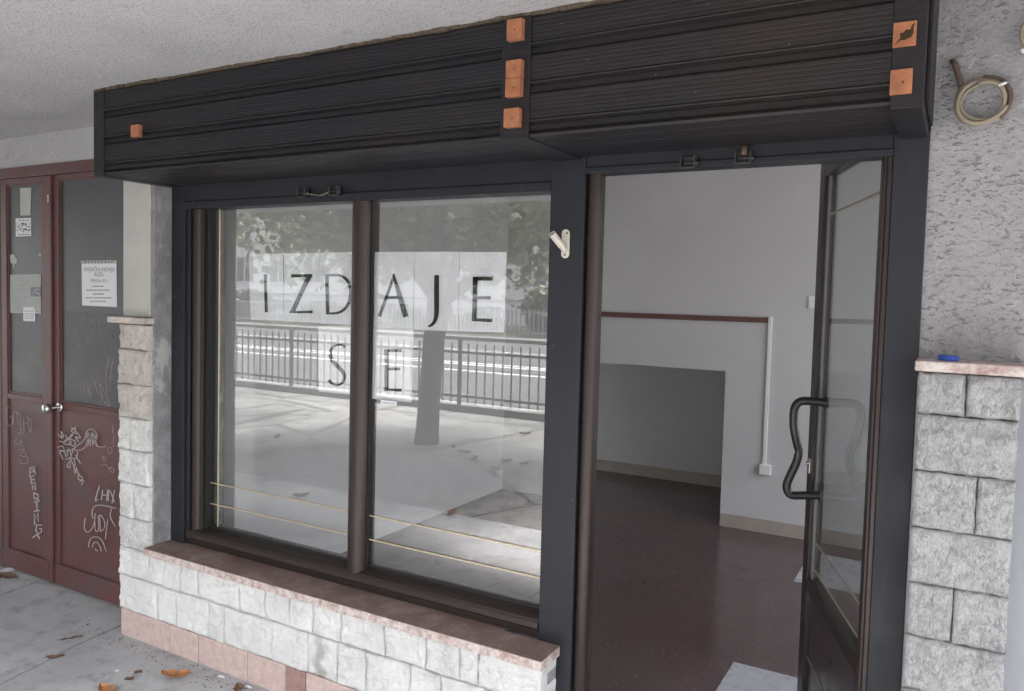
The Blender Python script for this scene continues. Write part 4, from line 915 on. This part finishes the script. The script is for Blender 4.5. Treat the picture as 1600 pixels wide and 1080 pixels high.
def tree(x, y, h, R0, label, seed, r=.15, zlow=1.75, nleaf=9000, fork=1.6, extra=()):
    rnd = random.Random(seed); t = thing('plane_tree', label, 'tree', (x, y, 0), 'plane trees beside the railing')
    mb = MB(); top = Vector((x+.12, y, fork))
    mb.tube([(x-.03, y, -.02), (x-.02, y, .12), (x, y, .5), (x+.04, y, 1.1), top], [r*1.22, r*1.1, r*1.02, r*1.0, r*1.15], 16)
    clumps = []
    for k in range(7):
        an = k*2*math.pi/7+rnd.random()*.6; rr = R0*rnd.uniform(.35, .75); q = Vector((x+rr*math.cos(an), y+rr*math.sin(an), fork+rnd.uniform(.9, h-fork-1.2)))
        branch(mb, top-Vector((0, 0, .1)), q, r*.62, .03, k+seed)
        for j in range(3):
            q2 = q+Vector((rnd.uniform(-1, 1)*R0*.4, rnd.uniform(-1, 1)*R0*.4, rnd.uniform(-.9, .9))); branch(mb, q, q2, .028, .01, j+k); clumps.append(q2)
        clumps.append(q)
    mb.build('trunk', M['bark'], t)
    for q in extra:
        for j in range(5): clumps.append(Vector(q)+Vector((rnd.uniform(-.5, .5), rnd.uniform(-.4, .4), rnd.uniform(-.3, .3))))
    for k in range(34):
        an = rnd.random()*6.28; rr = R0*math.sqrt(rnd.random()); zz = rnd.uniform(zlow+.35, h); rr *= (1 if zz < h*.6 else .75)
        clumps.append(Vector((x+rr*math.cos(an), y-1.1+rr*math.sin(an), zz)))
    lb_ = MB()
    for k in range(nleaf):
        c = rnd.choice(clumps); p = c+Vector((rnd.gauss(0, .42), rnd.gauss(0, .42), rnd.gauss(0, .30)))
        if p.z < zlow+.25*math.sin(p.x*3)+.2*math.sin(p.y*4): continue
        if y < 0 and p.y > -3.45: continue
        leafpoly(lb_, p, rnd.uniform(.07, .15), rnd)
    lb_.build('crown', M['leafA'], t)
tree(-4.87, -4.42, 4.9, 2.6, 'plane tree whose trunk is mirrored in the middle of the right pane', 11, .115, 1.72, 19000, 1.6, [(-5.2, -4.3, 2.5), (-5.9, -4.6, 2.45), (-6.6, -4.8, 2.4), (-5.6, -5, 2.9), (-4.9, -5, 2.7), (-6.4, -5, 3.1), (-4.2, -4.6, 2.4), (-3.6, -4.6, 2.2)])
tree(-9.9, -5.0, 5.4, 2.7, 'leafy plane tree mirrored in the left pane with its crown above the I sheet', 12, .15, 1.98, 15000, 2.0)
tree(-15.8, -5.2, 6.5, 3.0, 'farther plane tree mirrored at the left edge of the left pane', 13, .15, 2.2, 12000, 2.2)
tree(2.4, -6.0, 5.0, 2.0, 'plane tree standing outside right behind the photographer', 14, .15, 1.9, 3500, 2.0)
# far side of the road
ff = thing('garden_fence', 'pale bar fence along the garden across the road', 'fence', (-15, -23.6, 0))
mb = MB(); mb.box(-50, 8, -23.64, -23.60, .95, 1.0); mb.box(-50, 8, -23.64, -23.60, .18, .23); mb.build('rails', M['bldg2'], ff)
mb = MB()
for k in range(300): x = -50+k*58/300; mb.box(x-.02, x+.02, -23.65, -23.59, .04, 1.08)
tag(mb.build('bars', M['bldg2'], ff), kind='stuff')
def bush(x, y, rx, rz, label, seed):
    rnd = random.Random(seed); t = thing('garden_bush', label, 'bush', (x, y, 0), 'bushes across the road')
    mb = MB(); 
    for k in range(6): mb.tube([(x, y, 0), (x+rnd.uniform(-.3, .3)*rx, y+rnd.uniform(-.3, .3), rz*.8)], [.03, .01], 6)
    mb.build('stem', M['bark'], t); lb_ = MB()
    for k in range(1300):
        d_ = Vector((rnd.gauss(0, 1), rnd.gauss(0, 1), rnd.gauss(0, 1))).normalized()*rnd.random()**.35
        leafpoly(lb_, Vector((x+d_.x*rx, y+d_.y*rx*.6, rz*.55+d_.z*rz*.5)), rnd.uniform(.15, .3), rnd)
    lb_.build('foliage', M['hedge'], t)
for i, (x, rx, rz, lb_) in enumerate([(-14.3, 1.0, 1.9, 'dark rounded bush just right of the last E sheet in the reflection'), (-11.8, 1.0, 1.2, 'low bush beyond the far railing behind the centre post side'), (-31, 1.6, 1.5, 'dark bush mirrored below the left end of the I sheet'), (-26, 1.4, 1.0, 'low dark bush mirrored behind the Z sheet'), (-20.5, 1.5, .9, 'low dark bush mirrored behind the A sheet'), (-17.5, 1.3, .8, 'smallest low bush mirrored behind the J sheet')]):
    bush(x, -25.3, rx, rz, lb_, 30+i)
hb = thing('apartment_house', 'long white apartment house with dark windows across the road', 'building', (-25, -38, 0))
mb = MB(); mb.box(-70, 12, -48, -34, 0, 11); mb.build('wall', M['bldg'], hb)
mb = MB(); mb.box(-70.1, 12.1, -34.001, -33.9, 1.28, 1.38); mb.box(-70.1, 12.1, -34.001, -33.9, 4.6, 4.72); mb.box(-70.3, 12.3, -48.3, -33.7, 11, 11.3); mb.build('cornice', M['bldg2'], hb)
first = None
for row, (z0, z1) in enumerate([(.35, .95), (2.1, 3.7), (5.3, 6.9), (8.2, 9.8)]):
    for k in range(24 if row < 2 else 20):
        x = -66+k*3.1+(0 if row else .4)
        if first is None:
            mb = MB(); mb.box(-.75, .75, -33.999, -33.96, 0, 1); wo = mb.build('window', M['pane'], None); wo.parent = hb; first = wo
            m2 = MB(); m2.box(-.04, .04, -33.961, -33.93, 0, 1); m2.box(-.8, .8, -33.999, -33.92, -.06, 0); fo = m2.build('window_frame', M['bldg'], None); fo.parent = wo
            wo.location = (x+25, 38, z0); wo.scale = (1, 1, z1-z0)
        else:
            c = first.copy(); COL.objects.link(c); c.parent = hb; c.location = (x+25, 38, z0); c.scale = (1, 1, z1-z0)
            c3 = fo.copy(); COL.objects.link(c3); c3.parent = c
# fallen leaves outdoors around the tree
for i, (u, v, l_, lab) in enumerate([(725, 708, .16, 'largest brown leaf mirrored right of the trunk foot'), (740, 718, .14, 'pale torn leaf mirrored under the largest brown one'), (790, 722, .12, 'orange leaf mirrored low in the right pane'), (708, 700, .12, 'whitish leaf mirrored beside the trunk foot'), (819, 726, .1, 'dark leaf mirrored near the post edge'), (773, 735, .12, 'narrow dark leaf mirrored below the orange one'), (705, 803, .12, 'brown leaf mirrored just above the upper brass strip'), (820, 679, .14, 'dark leaf mirrored close to the fence at right'), (433, 684, .14, 'pale leaf mirrored in the left pane'), (470, 776, .12, 'brown leaf mirrored near the brass strip in the left pane')]):
    p = at(u, v, 'z', 0); dry_leaf(p.x, .1-p.y, l_, l_*.5, i*1.3, M['dry'] if i in (2, 6) else M['dry2'], lab, .03, i+20, .0, 'fallen leaves on the outdoor paving')
